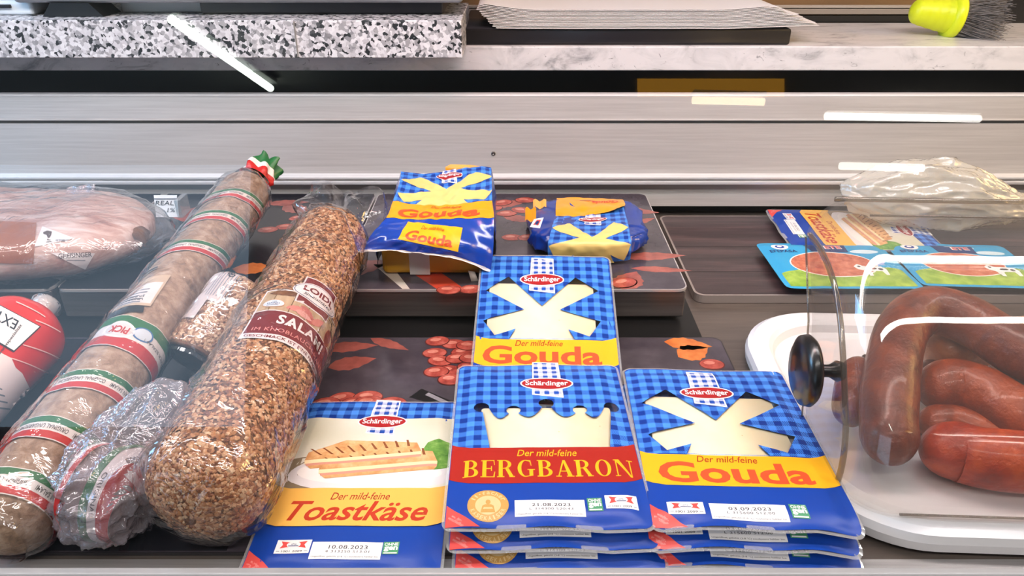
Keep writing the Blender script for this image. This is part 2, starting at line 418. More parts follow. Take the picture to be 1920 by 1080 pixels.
def scale(label, x0, x1, deco, y0=.722, y1=1.022, top=.0425):
    r = thing('counter_scale', label, 'scale', ((x0 + x1) / 2, (y0 + y1) / 2, 0), 'scales in a row along the back wall')
    m = MB(); m.box(x0 + .002, x1 - .002, y0 + .003, y1 - .003, .006, top - .0035, M_side, .002); m.build('housing', r)
    m = MB(); m.prism(rrect(x0, y0, x1, y1, .012), lambda x, y, k: (x, y, top - .0032 + .0028 * k), M_rim); 
    sh = Sheet(flat(top - .0003), 0, .00008); sh.poly(rrect(x0 + .0013, y0 + .0013, x1 - .0013, y1 - .0013, .011), M_slate, 1); deco(sh)
    m.build('plate_rim', r); sh.build('printed_plate', r)
    for fx in (x0 + .05, x1 - .05):
        for fy in (y0 + .03, y1 - .03):
            m = MB(); disc_stack(m, (fx, fy, .0013), (0, 0, 1), [(.008, 0), (.009, .004), (.009, .007)], plain('#6b6058', .5)); m.build('foot', r)
    return r
def P(px, py, z=.0425): q = at(px, py, z); return q.x, q.y
def dC(sh):
    def lf(px, py, L, W, rot, m=M_leaf, z=2): x, y = P(px, py); sh.poly(leaf(x, y, L, W, rot), m, z)
    lf(1188, 395, .07, .014, -.2); lf(1200, 415, .05, .009, .5); lf(1225, 480, .08, .012, .05); lf(1240, 505, .07, .008, -.1); lf(1180, 525, .05, .018, 1.1)
    lf(945, 382, .07, .016, .3); lf(975, 410, .05, .012, -.4); lf(680, 500, .07, .02, .5); lf(1100, 430, .05, .01, .8)
    x, y = P(800, 535); sh.poly([(x - .035, y + .05), (x + .0, y + .05), (x + .045, y - .012), (x + .015, y - .012)], plain('#b8402c', .2), 2)
    x, y = P(720, 532); sh.poly([(x - .02, y + .05), (x + .0, y + .05), (x + .03, y - .012), (x + .022, y - .012)], plain('#c9bfb4', .2), 2)
    gx, gy = P(900, 542); grapes(sh, [(gx - .01, gy, .2), (gx + .014, gy + .004, -.3), (gx + .035, gy, .1), (gx - .034, gy - .002, 0)], .011)
    gx, gy = P(950, 400); grapes(sh, [(gx, gy, .2), (gx + .02, gy + .012, -.3), (gx - .02, gy + .02, .1), (gx - .006, gy + .04, .6), (gx + .026, gy + .05, 0)], .012)
    gx, gy = P(960, 445); grapes(sh, [(gx, gy, 0), (gx + .02, gy, .4)], .011)
    gx, gy = P(1170, 530); grapes(sh, [(gx, gy, .5)], .013)
scale('counter scale with leaf and grape print under the two wrapped cheese blocks', -.193, .193, dC)
def dB(sh):
    def lf(px, py, L, W, rot, m=M_leaf2): x, y = P(px, py); sh.poly(leaf(x, y, L, W, rot), m, 3)
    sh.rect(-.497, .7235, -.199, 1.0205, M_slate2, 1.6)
    lf(476, 503, .05, .016, .05); lf(540, 380, .06, .012, .1, M_leaf); lf(556, 392, .05, .016, -.5, M_leaf)
    gx, gy = P(535, 425); grapes(sh, [(gx, gy, .2), (gx + .02, gy + .012, -.3), (gx - .02, gy - .01, .1), (gx + .01, gy + .03, .4), (gx + .03, gy - .01, .4)], .011)
    lf(380, 400, .08, .03, .3, plain('#8c3a2c', .2))
scale('dark counter scale under the far ends of the salamis', -.5, -.196, dB)
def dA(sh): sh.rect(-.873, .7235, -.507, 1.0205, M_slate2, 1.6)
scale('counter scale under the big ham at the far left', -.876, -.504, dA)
# ---------------------------------------------------------------- printed boards in front
r = thing('printed_board', 'dark board printed with grapes and leaves, lying in front of the scales', 'board', (-.3, .53, 0))
m = MB(); m.prism(rrect(-.97, .3885, .223, .687, .01), lambda x, y, k: (x, y, .0003 + .0025 * k), plain('#2c2a2d', .3)); m.build('panel', r)
sh = Sheet(flat(.0028), 0, .00006); sh.poly(rrect(-.969, .3895, .222, .686, .01), M_slate, 1)
sh.rect(-.968, .3905, -.206, .684, M_slate2, 1.5)
def Q(px, py): return P(px, py, .003)
for px, py, L, W, ro in ((655, 650, .06, .011, .1), (660, 680, .05, .013, .35), (730, 645, .05, .008, -.5), (1290, 645, .05, .013, -.2), (1300, 660, .04, .016, .5)):
    x, y = Q(px, py); sh.poly(leaf(x, y, L, W, ro), M_leaf2 if px > 1000 else M_leaf, 2)
pts = []
for px, py, a in ((840, 695, .2), (818, 697, .1), (850, 645, 0), (868, 660, .3), (878, 648, 0), (815, 662, .1), (825, 677, -.2), (858, 672, .2), (820, 640, .2), (880, 690, -.3), (845, 712, .1), (884, 672, 0)):
    x, y = Q(px, py); pts.append((x, y, a))
grapes(sh, pts, .0105)
pts = []
for px, py, a in ((590, 765, .3), (630, 765, .2), (640, 748, .4), (690, 745, 0), (665, 757, .1), (690, 755, .1), (735, 757, 0), (610, 758, .2)):
    x, y = Q(px, py); pts.append((x, y, a))
grapes(sh, pts, .0115)
x, y = Q(1335, 683); grapes(sh, [(x, y, 0)], .0105)
x, y = Q(800, 740); sh.poly([(x - .016, y - .004), (x - .006, y + .01), (x + .03, y - .014), (x + .024, y - .022)], M_black, 2); x, y = Q(812, 745); sh.poly([(x - .008, y + .004), (x - .005, y + .008), (x + .022, y - .012), (x + .020, y - .016)], plain('#8d8a90', .2), 3)
sh.build('printed_top', r)
# wooden mat on the right
M_mat = varied('wood_mat', [(.3, '#2a2022'), (.5, '#3f3032'), (.68, '#5a4444'), (.8, '#3a2c2e')], 5, .35, .1, 12, sc=(1.2, 14, 4), detail=8, dist=.6)
r = thing('wooden_mat', 'dark wood patterned board with pale rim under the packs at the right', 'board', (.5, .88, 0))
m = MB(); m.prism(rrect(.214, .768, .95, 1.015, .012), lambda x, y, k: (x, y, .0005 + .010 * k), plain('#a59a94', .3, .3)); m.build('rim', r)
sh = Sheet(flat(.0105), 0, .0001); sh.poly(rrect(.2165, .7705, .948, 1.013, .011), M_mat, 1)
for y in (.83, .905, .965): sh.rect(.2165, y, .948, y + .0012, plain('#1d1617', .5), 2)
sh.build('wood_print', r)

# ================================================================ ROOM, LIGHT, GLASS
def glass(t):
    tr = t.n('BsdfTransparent'); tr.inputs[0].default_value = (.985, .99, .988, 1); gl = t.n('BsdfGlossy'); gl.inputs['Roughness'].default_value = .0
    fr = schlick(t); mx = t.n('MixShader'); t.l(fr, mx, 0); t.l(tr, mx, 1); t.l(gl, mx, 2); t.l(mx, t.out, 0)
M_glass = mk('pane_glass', glass)
TA = math.tan(math.radians(16)); GY0 = .345
m = MB(); yz = lambda z: GY0 + z * TA
vs = []
for x in (XL, XR):
    for z, d in ((.0225, 0), (.56, 0), (.56, .006), (.0225, .006)): vs.append((x, yz(z) + d - .006, z))
m.add(vs, [[0, 1, 5, 4], [2, 3, 7, 6], [1, 2, 6, 5], [3, 0, 4, 7], [0, 3, 2, 1], [4, 5, 6, 7]], M_glass, None, False)
structure('window_1', m).data.update()
GN = Vector((0, math.cos(ang(16)), -math.sin(ang(16))))
def mirror(px, py, zc):
    d = ray(px, py); t0 = (GY0 - .003 + CAMZ * TA - 0) / (d.y - d.z * TA + 0) if False else None
    # plane: y = GY0 + z*TA
    t0 = (GY0 + CAMZ * TA) / (d.y - d.z * TA); hit = CAM + d * t0; rd = d - 2 * d.dot(GN) * GN
    return hit + rd * ((zc - hit.z) / rd.z)
ZC = 2.1
M_ceil = plain('#cfcbc4', .8)
m = MB(); m.box(-9, 9, -7, .1, ZC, ZC + .05, M_ceil); structure('ceiling', m)
m = MB(); m.box(-9, 9, -7.1, -7, -.9, ZC, plain('#a8a29a', .8)); structure('wall_front', m)
m = MB(); m.box(-9, 9, -7, .3, -.95, -.9, plain('#4a4542', .8)); structure('floor_shop', m)
def tube(label, a, b, rad, e, col):
    r = thing('ceiling_lamp', label, 'lamp', (a + b) / 2)
    d = (b - a).normalized(); L = (b - a).length
    m = MB(); disc_stack(m, a, d, [(.001, 0), (rad, .001), (rad, L - .001), (.001, L)], lamp_mat('tube_%s' % label[:12], col, e), 12); m.build('tube', r)
    m = MB(); c = (a + b) / 2; ax = d
    sd = Vector((0, 0, 1)).cross(ax).normalized() * .05
    vs = [a + sd + Vector((0, 0, .035)), b + sd + Vector((0, 0, .035)), b - sd + Vector((0, 0, .035)), a - sd + Vector((0, 0, .035))]
    vs += [v + Vector((0, 0, .03)) for v in vs]
    m.add(vs, [[0, 1, 2, 3], [7, 6, 5, 4], [0, 4, 5, 1], [1, 5, 6, 2], [2, 6, 7, 3], [3, 7, 4, 0]], plain('#e8e8e4', .5), None, False); m.build('fixture', r)
    return r
zt = ZC - .08
tube('long white ceiling tube mirrored in the glass over the granite slab', mirror(322, 36, zt), mirror(508, 166, zt), .026, 34, '#f2fff2')
tube('white ceiling tube mirrored in the glass at the right of the rear wall', mirror(1547, 218, zt), mirror(1836, 223, zt), .03, 16, '#fffaf0')
tube('warm ceiling tube mirrored in the glass below the dark gap', mirror(1298, 188, zt), mirror(1432, 191, zt), .028, 12, '#ffe0b0')
tube('far white ceiling tube mirrored above the plastic bag', mirror(1575, 311, zt), mirror(1730, 315, zt), .04, 12, '#fffaf0')
pa = [mirror(1195, 150, ZC - .01), mirror(1470, 150, ZC - .01), mirror(1470, 182, ZC - .01), mirror(1195, 182, ZC - .01)]
r = thing('amber_glow_panel', 'added amber panel making the warm glow mirrored over the dark gap', 'lamp', pa[0])  # panel added only to give the amber glow in the glass
m = MB(); m.add(pa + [p + Vector((0, 0, .008)) for p in pa], [[3, 2, 1, 0], [0, 1, 2, 3], [4, 5, 6, 7], [0, 1, 5, 4], [1, 2, 6, 5], [2, 3, 7, 6], [3, 0, 4, 7]][1:], lamp_mat('amber_panel', '#ffb43c', 2.8), None, False); m.build('glow_plate', r)
def area(name, loc, target, sx, sy, power, col):
    l = bpy.data.lights.new(name, 'AREA'); l.shape = 'RECTANGLE'; l.size = sx; l.size_y = sy; l.energy = power; l.color = lin(col)[:3]
    o = bpy.data.objects.new(name, l); COL.objects.link(o); o.location = loc
    o.rotation_euler = (Vector(target) - Vector(loc)).to_track_quat('-Z', 'Y').to_euler(); return o
def mirrorY(px, py, yw):
    d = ray(px, py); t0 = (GY0 + CAMZ * TA) / (d.y - d.z * TA); hit = CAM + d * t0; rd = d - 2 * d.dot(GN) * GN
    return hit + rd * ((yw - hit.y) / rd.y)
q0 = mirrorY(-60, 250, -6.95); q1 = mirrorY(455, 800, -6.95)
m = MB(); m.box(q0.x - 2, q1.x, -6.99, -6.95, max(q1.z, -.85), q0.z, lamp_mat('daylight_pane', '#c4e2ff', 2.3)); structure('window_2', m)
area('case_lamp', (0, .60, .74), (0, .52, 0), 2.0, .045, 9.5, '#fff4f2')
area('case_tube', (0, .56, .66), (0, .50, 0), 1.7, .022, 3, '#ffffff')
area('front_fill', (.1, -.8, 1.9), (0, .6, .05), 2.8, .12, 40, '#fff6f2')  # unseen fill light, added to brighten the faces turned to the front
area('cool_fill_left', (-1.6, .70, .75), (-.3, 1.0, .1), .5, .5, 17, '#8ecbff')  # added blue fill, tints the left of the rear wall
area('warm_fill_right', (1.7, .72, .70), (.6, 1.0, .1), .5, .5, 14, '#ffd080')  # added yellow fill, warms the right of the rear wall
area('pink_fill', (0.1, .60, 1.0), (.12, 1.03, .12), .5, .1, 2.4, '#ff9080')  # added pink fill for the middle of the rear wall
w = bpy.data.worlds.new('world'); SC.world = w; w.use_nodes = True
w.node_tree.nodes['Background'].inputs[0].default_value = (.85, .89, 1, 1); w.node_tree.nodes['Background'].inputs[1].default_value = .5
# ================================================================ CHEESE PACKS
def _ging(dark, mid, light, per, hatch=True):
    def f(t):
        uv = t.n('UVMap'); sp = t.n('SeparateXYZ'); t.l(uv, sp)
        a = t.m('LESS_THAN', t.m('FRACT', t.m('MULTIPLY', sp.outputs[0], 1 / per)), .5)
        b = t.m('LESS_THAN', t.m('FRACT', t.m('MULTIPLY', sp.outputs[1], 1 / per)), .5)
        h = t.m('LESS_THAN', t.m('FRACT', t.m('MULTIPLY', t.m('ADD', sp.outputs[1], t.m('MULTIPLY', sp.outputs[0], -1)), 8 / per)), .5)
        one = t.m('ABSOLUTE', t.m('SUBTRACT', a, b)); both = t.m('MULTIPLY', a, b)
        c1 = t.mix(h, lin(dark), lin(light)) if hatch else lin(mid)
        c = t.mix(one, lin(dark), c1); c = t.mix(both, c, lin(light)); t.pbr(c, .34, 0, .35)
    return f
M_ging = mk('gingham_blue', _ging('#06358f', '#2f66c4', '#4a90ee', .0125))
M_tagg = mk('gingham_tag', _ging('#1b4fae', '#7fa4dc', '#f4f8ff', .0085))
I_blue = ink('#0a3f9f'); I_yel = ink('#f3b41c'); I_red = ink('#a81e22'); I_dred = ink('#aa2418'); I_white = ink('#f2f0ee'); I_org = ink('#e2522a'); I_tan = ink('#f2bc58')
I_coral = ink('#e2504a'); I_pink = ink('#f0a09a'); I_green = ink('#4f9a6c'); I_ink = ink('#26262a'); I_gold = ink('#c79a52'); I_gold2 = ink('#e2c48e'); I_navy = ink('#14346f'); I_grey = ink('#7c8087')
M_clear = film('pack_plastic', '#f4f6f8', .05, 1.0, .03, .05)
M_window = film('pack_window', '#ffffff', .06, .6, .004)
M_rimf = film('pack_rim', '#eef2f6', .08, 1.1, .06, .25)
def _cheese(t):
    v = t.vec(); n = t.noise(30, 4, .6, v); c = t.ramp(n, [(.3, '#f8e9bf'), (.7, '#fdf2d0')])
    vo = t.n('TexVoronoi'); vo.inputs['Scale'].default_value = 55; t.t.links.new(v, vo.inputs['Vector'])
    spot = t.m('LESS_THAN', vo, .035); c = t.mix(spot, c, lin('#dcc88c')); t.pbr(c, .45, 0, .4, 0, None, .15)
M_cheese = mk('cheese', _cheese)
def logo(sh, cx, cy, s=1., z=3):
    T = [(cx - .0105 * s, cy + .037 * s), (cx + .0115 * s, cy + .036 * s), (cx + .0125 * s, cy - .020 * s), (cx - .0125 * s, cy - .0155 * s)]
    B = [(cx - .0118 * s, cy + .0385 * s), (cx + .0127 * s, cy + .0375 * s), (cx + .0138 * s, cy - .022 * s), (cx - .0138 * s, cy - .017 * s)]
    sh.poly(B, I_white, z); sh.poly(T, M_tagg, z + .6)
    sh.ell(cx, cy, .0240 * s, .0100 * s, I_white, z + 1.2); sh.ell(cx, cy, .0226 * s, .0086 * s, I_red, z + 1.8); sh.text('Schärdinger', cx, cy - .0003, .0385 * s, .0098 * s, I_white, z + 2.6, .022)
def datebox(sh, x0, y0, x1, y1, d, code):
    sh.rect(x0, y0, x1, y1, I_white, 3); w = x1 - x0; h = y1 - y0; cx = (x0 + x1) / 2
    sh.text(d, cx + .001, y0 + h * .68, w * .55, h * .22, I_ink, 3.8, .005, 0, 1.1); sh.text(code, cx + .001, y0 + h * .42, w * .62, h * .14, I_ink, 3.8, .0, 0, 1.1)
    sh.text('Ungeöffnet, gekühlt (3-8 °C) mindestens haltbar bis:', cx, y0 + h * .12, w * .94, h * .11, I_ink, 3.8)
def ohne(sh, x0, y0, x1, y1):
    sh.rect(x0, y0, x1, y1, I_green, 3); w = x1 - x0; h = y1 - y0; cx = (x0 + x1) / 2
    sh.text('OHNE', cx, y0 + h * .80, w * .86, h * .26, I_white, 3.8, .02); sh.text('gen', cx, y0 + h * .42, w * .86, h * .42, I_white, 3.8, .04); sh.rect(x0 + w * .08, y0 + h * .05, x1 - w * .08, y0 + h * .14, I_white, 3.8)
def ama(sh, x0, y0, x1, y1):
    sh.rect(x0, y0, x1, y1, I_white, 3); w = x1 - x0; h = y1 - y0; cx = (x0 + x1) / 2; cy = y0 + h * .64; k = w * .38
    sh.poly([(cx - k, cy + h * .26), (cx - k * .5, cy + h * .2), (cx + k * .5, cy + h * .2), (cx + k, cy + h * .26), (cx + k * .82, cy), (cx + k, cy - h * .26), (cx + k * .5, cy - h * .18), (cx - k * .5, cy - h * .18), (cx - k, cy - h * .26), (cx - k * .82, cy)], I_coral, 3.8)
    sh.ell(cx, cy, w * .2, h * .24, I_white, 4.4); sh.text('AMA', cx, cy + h * .03, w * .16, h * .14, I_navy, 5); sh.rect(cx - w * .15, cy - h * .12, cx + w * .15, cy - h * .07, I_navy, 5)
    sh.text('1001 2009', cx, y0 + h * .16, w * .6, h * .14, I_ink, 3.8, .01); 
    for s_ in (-1, 1): sh.rect(cx + s_ * w * .40 - w * .05, y0 + h * .14, cx + s_ * w * .40 + w * .05, y0 + h * .18, I_grey, 3.8)
def corner(sh, hw, k=1.):
    sh.poly([(-hw + .0005, .0008), (-hw + .025 * k, .0008), (-hw + .0005, .0215)], I_coral, 3)
    sh.text('wieder-', -hw + .0085, .0092, .0095, .0024, I_pink, 3.8, .01, 0, 1, -.68); sh.text('verschließbar', -hw + .0080, .0060, .0140, .0028, I_pink, 3.8, .01, 0, 1, -.68)
def band(y0, y1, hw, up):
    """band outline with its ends swung upwards"""
    p = []
    for k in range(21):
        x = -hw + 2 * hw * k / 20; p.append((x, y0 + up * sm(.80, 1.0, abs(x) / hw)))
    return p + [(x, y1 + up * .9 * sm(.80, 1.0, abs(x) / hw)) for x, _ in p[::-1]]
def didone(sh, s, cx, cy, w, h, m, z):
    """high-contrast serif capitals, built from stems, hairlines and bowls (unit height)"""
    def bar(x0, x1, y0, y1): return [(x0, y0), (x1, y0), (x1, y1), (x0, y1)]
    def bowl(x, y0, y1, wd, th, full=False):
        a0, a1 = (-90, 90); n = 16; cy_ = (y0 + y1) / 2; ry = (y1 - y0) / 2; o = []; i_ = []
        for k in range(n + 1):
            t_ = math.radians(a0 + (a1 - a0) * k / n); o.append((x + wd * math.cos(t_), cy_ + ry * math.sin(t_))); i_.append((x + (wd - th) * math.cos(t_), cy_ + (ry - .05) * math.sin(t_)))
        return o + i_[::-1]
    def flip(p, x): return [(2 * x - a, b) for a, b in p][::-1]
    S = .17; Hn = .055; L = {}
    def stem(x, sw=.07): return [bar(x, x + S, 0, 1), bar(x - sw, x + S + sw, 0, Hn), bar(x - sw, x + S + sw, 1 - Hn, 1)]
    L['B'] = (.70, stem(.07) + [bowl(.30, .5, 1, .29, .15), bowl(.30, 0, .545, .35, .16), bar(.2, .32, .5, .545), bar(.2, .32, .95, 1), bar(.2, .32, 0, .05)])
    L['E'] = (.64, stem(.07) + [bar(.2, .58, .95, 1), bar(.2, .60, 0, .05), bar(.2, .46, .48, .53), [(.54, .95), (.58, .95), (.60, .70), (.57, .70)], [(.54, .05), (.60, .05), (.62, .32), (.59, .32)], bar(.44, .48, .37, .64)])
    L['R'] = (.76, stem(.07) + [bowl(.30, .48, 1, .31, .15), bar(.2, .32, .48, .53), bar(.2, .32, .95, 1), [(.34, .50), (.50, .50), (.72, 0), (.55, 0)], bar(.52, .76, 0, .05)])
    ring = bowl(.40, -.01, 1.01, .34, .15); rl = flip(ring, .40)
    L['O'] = (.80, [ring, rl])
    L['G'] = (.84, [flip(bowl(.42, -.01, 1.01, .36, .16), .42), [(.40, 1.01), (.62, .97), (.66, .66), (.63, .66), (.58, .90), (.40, .96)], [(.40, -.01), (.70, .06), (.70, .10), (.40, .04)], bar(.56, .72, .05, .44), bar(.48, .80, .40, .45)])
    L['A'] = (.80, [[(.36, 1), (.46, 1), (.74, 0), (.55, 0)], [(.36, 1), (.42, .96), (.16, 0), (.11, 0)], bar(.22, .58, .30, .35), bar(.03, .26, 0, .05), bar(.48, .80, 0, .05)])
    L['N'] = (.86, [bar(.10, .15, 0, 1), bar(.70, .75, 0, 1), [(.06, 1), (.26, 1), (.75, 0), (.66, 0)], bar(.02, .24, 0, .05), bar(.60, .86, .95, 1), bar(.02, .16, .95, 1)])
    tot = sum(L[c][0] for c in s) + .06 * (len(s) - 1); x = 0
    for c in s:
        for p in L[c][1]: sh.poly([(cx + (x + a) / tot * w - w / 2, cy + (b - .5) * h) for a, b in p], m, z)
        x += L[c][0] + .06
XWIN = [(-.060, .149), (-.036, .170), (0, .125), (.036, .170), (.060, .149), (.0185, .120), (.060, .104), (.0475, .082), (.0265, .092), (.033, .0768), (-.033, .0768), (-.0265, .092), (-.0475, .082), (-.060, .104), (-.0185, .120)]
def crown():
    R = []
    def circ(cx, cy, r, a0, a1, n=12):
        return [(cx + r * math.cos(math.radians(a0 + (a1 - a0) * k / n)), cy + r * math.sin(math.radians(a0 + (a1 - a0) * k / n))) for k in range(n + 1)]
    def val(x0, y0, x1, y1, dip, n=8):
        return [(x0 + (x1 - x0) * k / n, y0 + (y1 - y0) * k / n - dip * math.sin(math.pi * k / n)) for k in range(1, n)]
    R += [(.048, .0842)] + circ(.0560, .1385, .0068, -100, 195) + val(.0494, .1367, .0330, .1300, .0105) + circ(.0285, .1345, .0062, -50, 230) + val(.0245, .1298, .0040, .1365, .0085)
    R += circ(0, .1432, .0066, -55, 235)
    left = [(-x, y) for x, y in R[:len(R) - 13]][::-1]
    return R + left
def frame_of(nl, nr, zn, fl, fr, zf):
    a = at(*nl, zn); b = at(*nr, zn); c = at(*fl, zf); d = at(*fr, zf); o = (a + b) / 2; x = (b - a).normalized(); y = (c + d) / 2 - o
    n = x.cross(y).normalized(); y = n.cross(x); return o, Matrix((x, y, n)).transposed()
def pack(kind, label, group, fr, W, L, seed, date, code):
    o, R = fr; r = thing(kind, label, 'cheese pack', o, group, R); INV[r.name] = Matrix.Identity(4)
    hw = W / 2
    def surf(x, y, l):
        e = min(hw - abs(x), y + .002, L - y)
        z = .0022 * sm(.004, .017, e) + .0007 * nz(x * 38 + seed, y * 38, seed) * sm(0, .01, e)
        z += sm(.014, 0, y) * (.0015 * math.sin(x * 95 + seed) + .0010 * math.sin(x * 41 + seed * 2) - .0008) - .0022 * sm(.6, 1, abs(x) / hw) * sm(.03, 0, y) * (1 if x > 0 else .4)
        z += sm(L - .008, L, y) * .0006 * math.sin(x * 60 + seed)
        return (x, y, z + l)
    outer = rrect(-hw, 0, hw, L, .007, 6); sh = Sheet(surf, .0045, .00010)
    if kind == 'gouda_pack':
        cx = -.004; win = [(x + cx, y) for x, y in XWIN][::-1]
        sh.poly(outer, I_blue, 0, [win]); sh.poly([(-hw + .0005, .078), (hw - .0005, .078), (hw - .0005, L - .006), (hw - .006, L - .0008), (-hw + .006, L - .0008), (-hw + .0005, L - .006)], M_ging, 1, [[(x, max(y, .0785)) for x, y in win]])
        sh.poly(band(.0405, .0768, hw - .0004, .007), I_yel, 2); sh.text('Gouda', cx, .0560, .116, .0245, I_org, 3, .028)
        sh.text('Der mild-feine', cx - .003, .0718, .047, .0078, I_dred, 3, .004, .25)
        logo(sh, cx, .1655); datebox(sh, -.031, .0062, .0235, .0212, date, code); ama(sh, -.061, .0105, -.035, .0222); ohne(sh, .0262, .0095, .0385, .0225); corner(sh, hw)
    elif kind == 'mountain_cheese_pack':
        cx = .005; win = [(x + cx, y) for x, y in crown()]
        sh.poly(outer, I_blue, 0, [win]); sh.poly([(-hw + .0005, .083), (hw - .0005, .083), (hw - .0005, L - .006), (hw - .006, L - .0008), (-hw + .006, L - .0008), (-hw + .0005, L - .006)], M_ging, 1, [win])
        sh.poly(band(.0425, .0840, hw - .0004, .0065), I_dred, 2); didone(sh, 'BERGBARON', .0025, .0590, .131, .0195, I_yel, 3)
        sh.text('Der mild-feine', .002, .0772, .047, .0078, I_yel, 3, .004, .25); logo(sh, cx + .002, .1735)
        sh.ell(-.0432, .0200, .0150, .0150, I_gold, 3); sh.ell(-.0432, .0200, .0093, .0093, I_gold2, 3.6)
        sh.ell(-.0432, .0228, .0018, .0024, I_gold, 4.2); sh.poly([(-.0485, .0125), (-.0379, .0125), (-.0392, .0192), (-.0412, .0205), (-.0452, .0205), (-.0472, .0192)], I_gold, 4.2); sh.poly([(-.0468, .0158), (-.0396, .0158), (-.0402, .0176), (-.0462, .0176)], I_gold2, 4.8)
        sh.arc('11-facher', -.0432, .0200, .0121, math.radians(160), math.radians(20), .0032, I_gold2, 4.2); sh.arc('KÄSEKAISER', -.0432, .0200, .0121, math.radians(198), math.radians(342), .0032, I_gold2, 4.2, .02, True)
        datebox(sh, -.0240, .0090, .0265, .0245, date, code); ohne(sh, .0285, .0132, .0392, .0262); ama(sh, .0415, .0152, .0650, .0285); corner(sh, hw)
    else:
        sh.poly(outer, I_blue, 0)
        sh.poly([(-hw + .0005, .165), (hw - .0005, .165), (hw - .0005, L - .006), (hw - .006, L - .0008), (-hw + .006, L - .0008), (-hw + .0005, L - .006)], M_ging, 1)
        mb_ = varied('photo_backdrop', [(.25, '#b9b58e'), (.45, '#d9d8c2'), (.62, '#e9e7da'), (.8, '#9fb48c')], 11, .38, detail=1)
        sh.poly([(-hw + .0005, .080), (hw - .0005, .080)] + [(hw - .0005 - (2 * hw - .001) * k / 16, .1685 + .0035 * abs(2 * (k / 16) - 1) ** 2) for k in range(17)], mb_, 1.6)
        sh.rect(-hw + .0006, .079, -.035, .118, ink('#8d7f66'), 2)
        sh.ell(.004, .098, .066, .021, ink('#e6e3e2'), 2.6); sh.ell(.004, .1005, .058, .015, ink('#f3efe9'), 3.2)
        gr = varied('lettuce', [(.3, '#3f7a2c'), (.55, '#6fa244'), (.75, '#a9c87a')], 150, .4)
        sh.poly([(.040, .116), (.047, .136), (.056, .142), (.0665, .138), (.0665, .108), (.055, .103)], gr, 3.8)
        tb = varied('toast_print', [(.3, '#c98a52'), (.5, '#e0ac72'), (.7, '#efc894')], 90, .4); tc = ink('#f4dfae'); th = ink('#d99a86'); tg = ink('#8c5230')
        def toast(dx, dy):
            sh.poly([(-.047 + dx, .105 + dy), (.047 + dx, .1165 + dy), (.042 + dx, .128 + dy), (-.018 + dx, .1315 + dy), (-.046 + dx, .1155 + dy)], tb, 4.4)
            for k in range(9):
                x = -.036 + k * .0088; y0 = .109 + .0115 * (k / 8); sh.poly([(x + dx, y0 + dy + .003), (x + .0024 + dx, y0 + dy + .003), (x - .008 + dx + .001 * k, y0 + dy + .011), (x - .0098 + dx + .001 * k, y0 + dy + .011)], tg, 5)
            sh.poly([(-.046 + dx, .1005 + dy), (.047 + dx, .113 + dy), (.047 + dx, .1168 + dy), (-.0468 + dx, .1055 + dy)], tc, 5.4); sh.poly([(-.044 + dx, .0985 + dy), (.047 + dx, .110 + dy), (.047 + dx, .1132 + dy), (-.0455 + dx, .1012 + dy)], th, 6)
            sh.poly([(-.040 + dx, .0955 + dy), (.045 + dx, .106 + dy), (.047 + dx, .1104 + dy), (-.0435 + dx, .0988 + dy)], tb, 6)
        toast(-.004, .008); toast(.010, -.003)
        sh.poly(band(.0420, .0815, hw - .0004, .0065), I_tan, 7); sh.text('Der mild-feine', .002, .0725, .045, .0078, I_dred, 7.6, .004, .25)
        sh.text('Toastkäse', .003, .0570, .104, .0200, ink('#c23a1c'), 7.6, .018, .35)
        logo(sh, .0045, .1645, .9, 4); ama(sh, -.049, .0165, -.0245, .0290); datebox(sh, -.0235, .0115, .0262, .0268, date, code); ohne(sh, .0268, .0160, .0380, .0272); corner(sh, hw)
    sh.build('printed_film', r)
    # clear flange around the film, tray below
    m = MB(); n = 4; out2 = rrect(-hw - .0022, -.0028, hw + .0022, L + .002, .009, 6); inn = rrect(-hw + .003, .003, hw - .003, L - .003, .006, 6)
    def ringf(a, b, za, zb, mat, dense=5):
        N = len(a); pa = []; pb = []
        for i in range(N):
            for k in range(dense):
                t_ = k / dense
                for src, dst, zz in ((a, pa, za), (b, pb, zb)):
                    x = src[i][0] * (1 - t_) + src[(i + 1) % N][0] * t_; y = src[i][1] * (1 - t_) + src[(i + 1) % N][1] * t_
                    s0 = surf(max(-hw, min(hw, x)), max(0, min(L, y)), 0); dst.append((x, y, (s0[2] if zz > -.001 else 0) + zz))
        M_ = len(pa); m.add(pa + pb, [[i, (i + 1) % M_, M_ + (i + 1) % M_, M_ + i] for i in range(M_)], mat)
    ringf(out2, inn, -.0004, -.0003, M_rimf)
    bot = rrect(-hw + .009, .011, hw - .009, L - .012, .012, 6)
    ringf(rrect(-hw + .003, .003, hw - .003, L - .003, .006, 6), bot, -.0005, -.0074, M_clear)
    nb = len(m.v); tri = [list(reversed(t_)) for t_ in geometry.tessellate_polygon([[Vector((x, y, 0)) for x, y in bot]])]; m.add([(x, y, -.0074) for x, y in bot], tri, M_clear, None, False)
    m.build('plastic_tray', r, 'clear plastic tray with bare rim')
    if kind != 'toast_cheese_pack':
        wm = MB(); s2 = Sheet(lambda x, y, l: surf(x, y, l - .00025), .006); cxx = -.004 if kind == 'gouda_pack' else .005
        s2.poly([(cxx - .0615, .0775), (cxx + .0615, .0775), (cxx + .0615, .174), (cxx - .0615, .174)], M_window, 0); s2.build('clear_window', r, 'clear window over the cheese')
        m = MB(); c0 = cxx; 
        m.prism(rrect(c0 - .0560, .058, c0 + .0545, .1605 if kind == 'gouda_pack' else .139, .003), lambda x, y, k: (x + .0004 * nz(x * 50, y * 50), y, -.0068 + .0074 * k), M_cheese, True); m.build('cheese_slices', r)
    return r
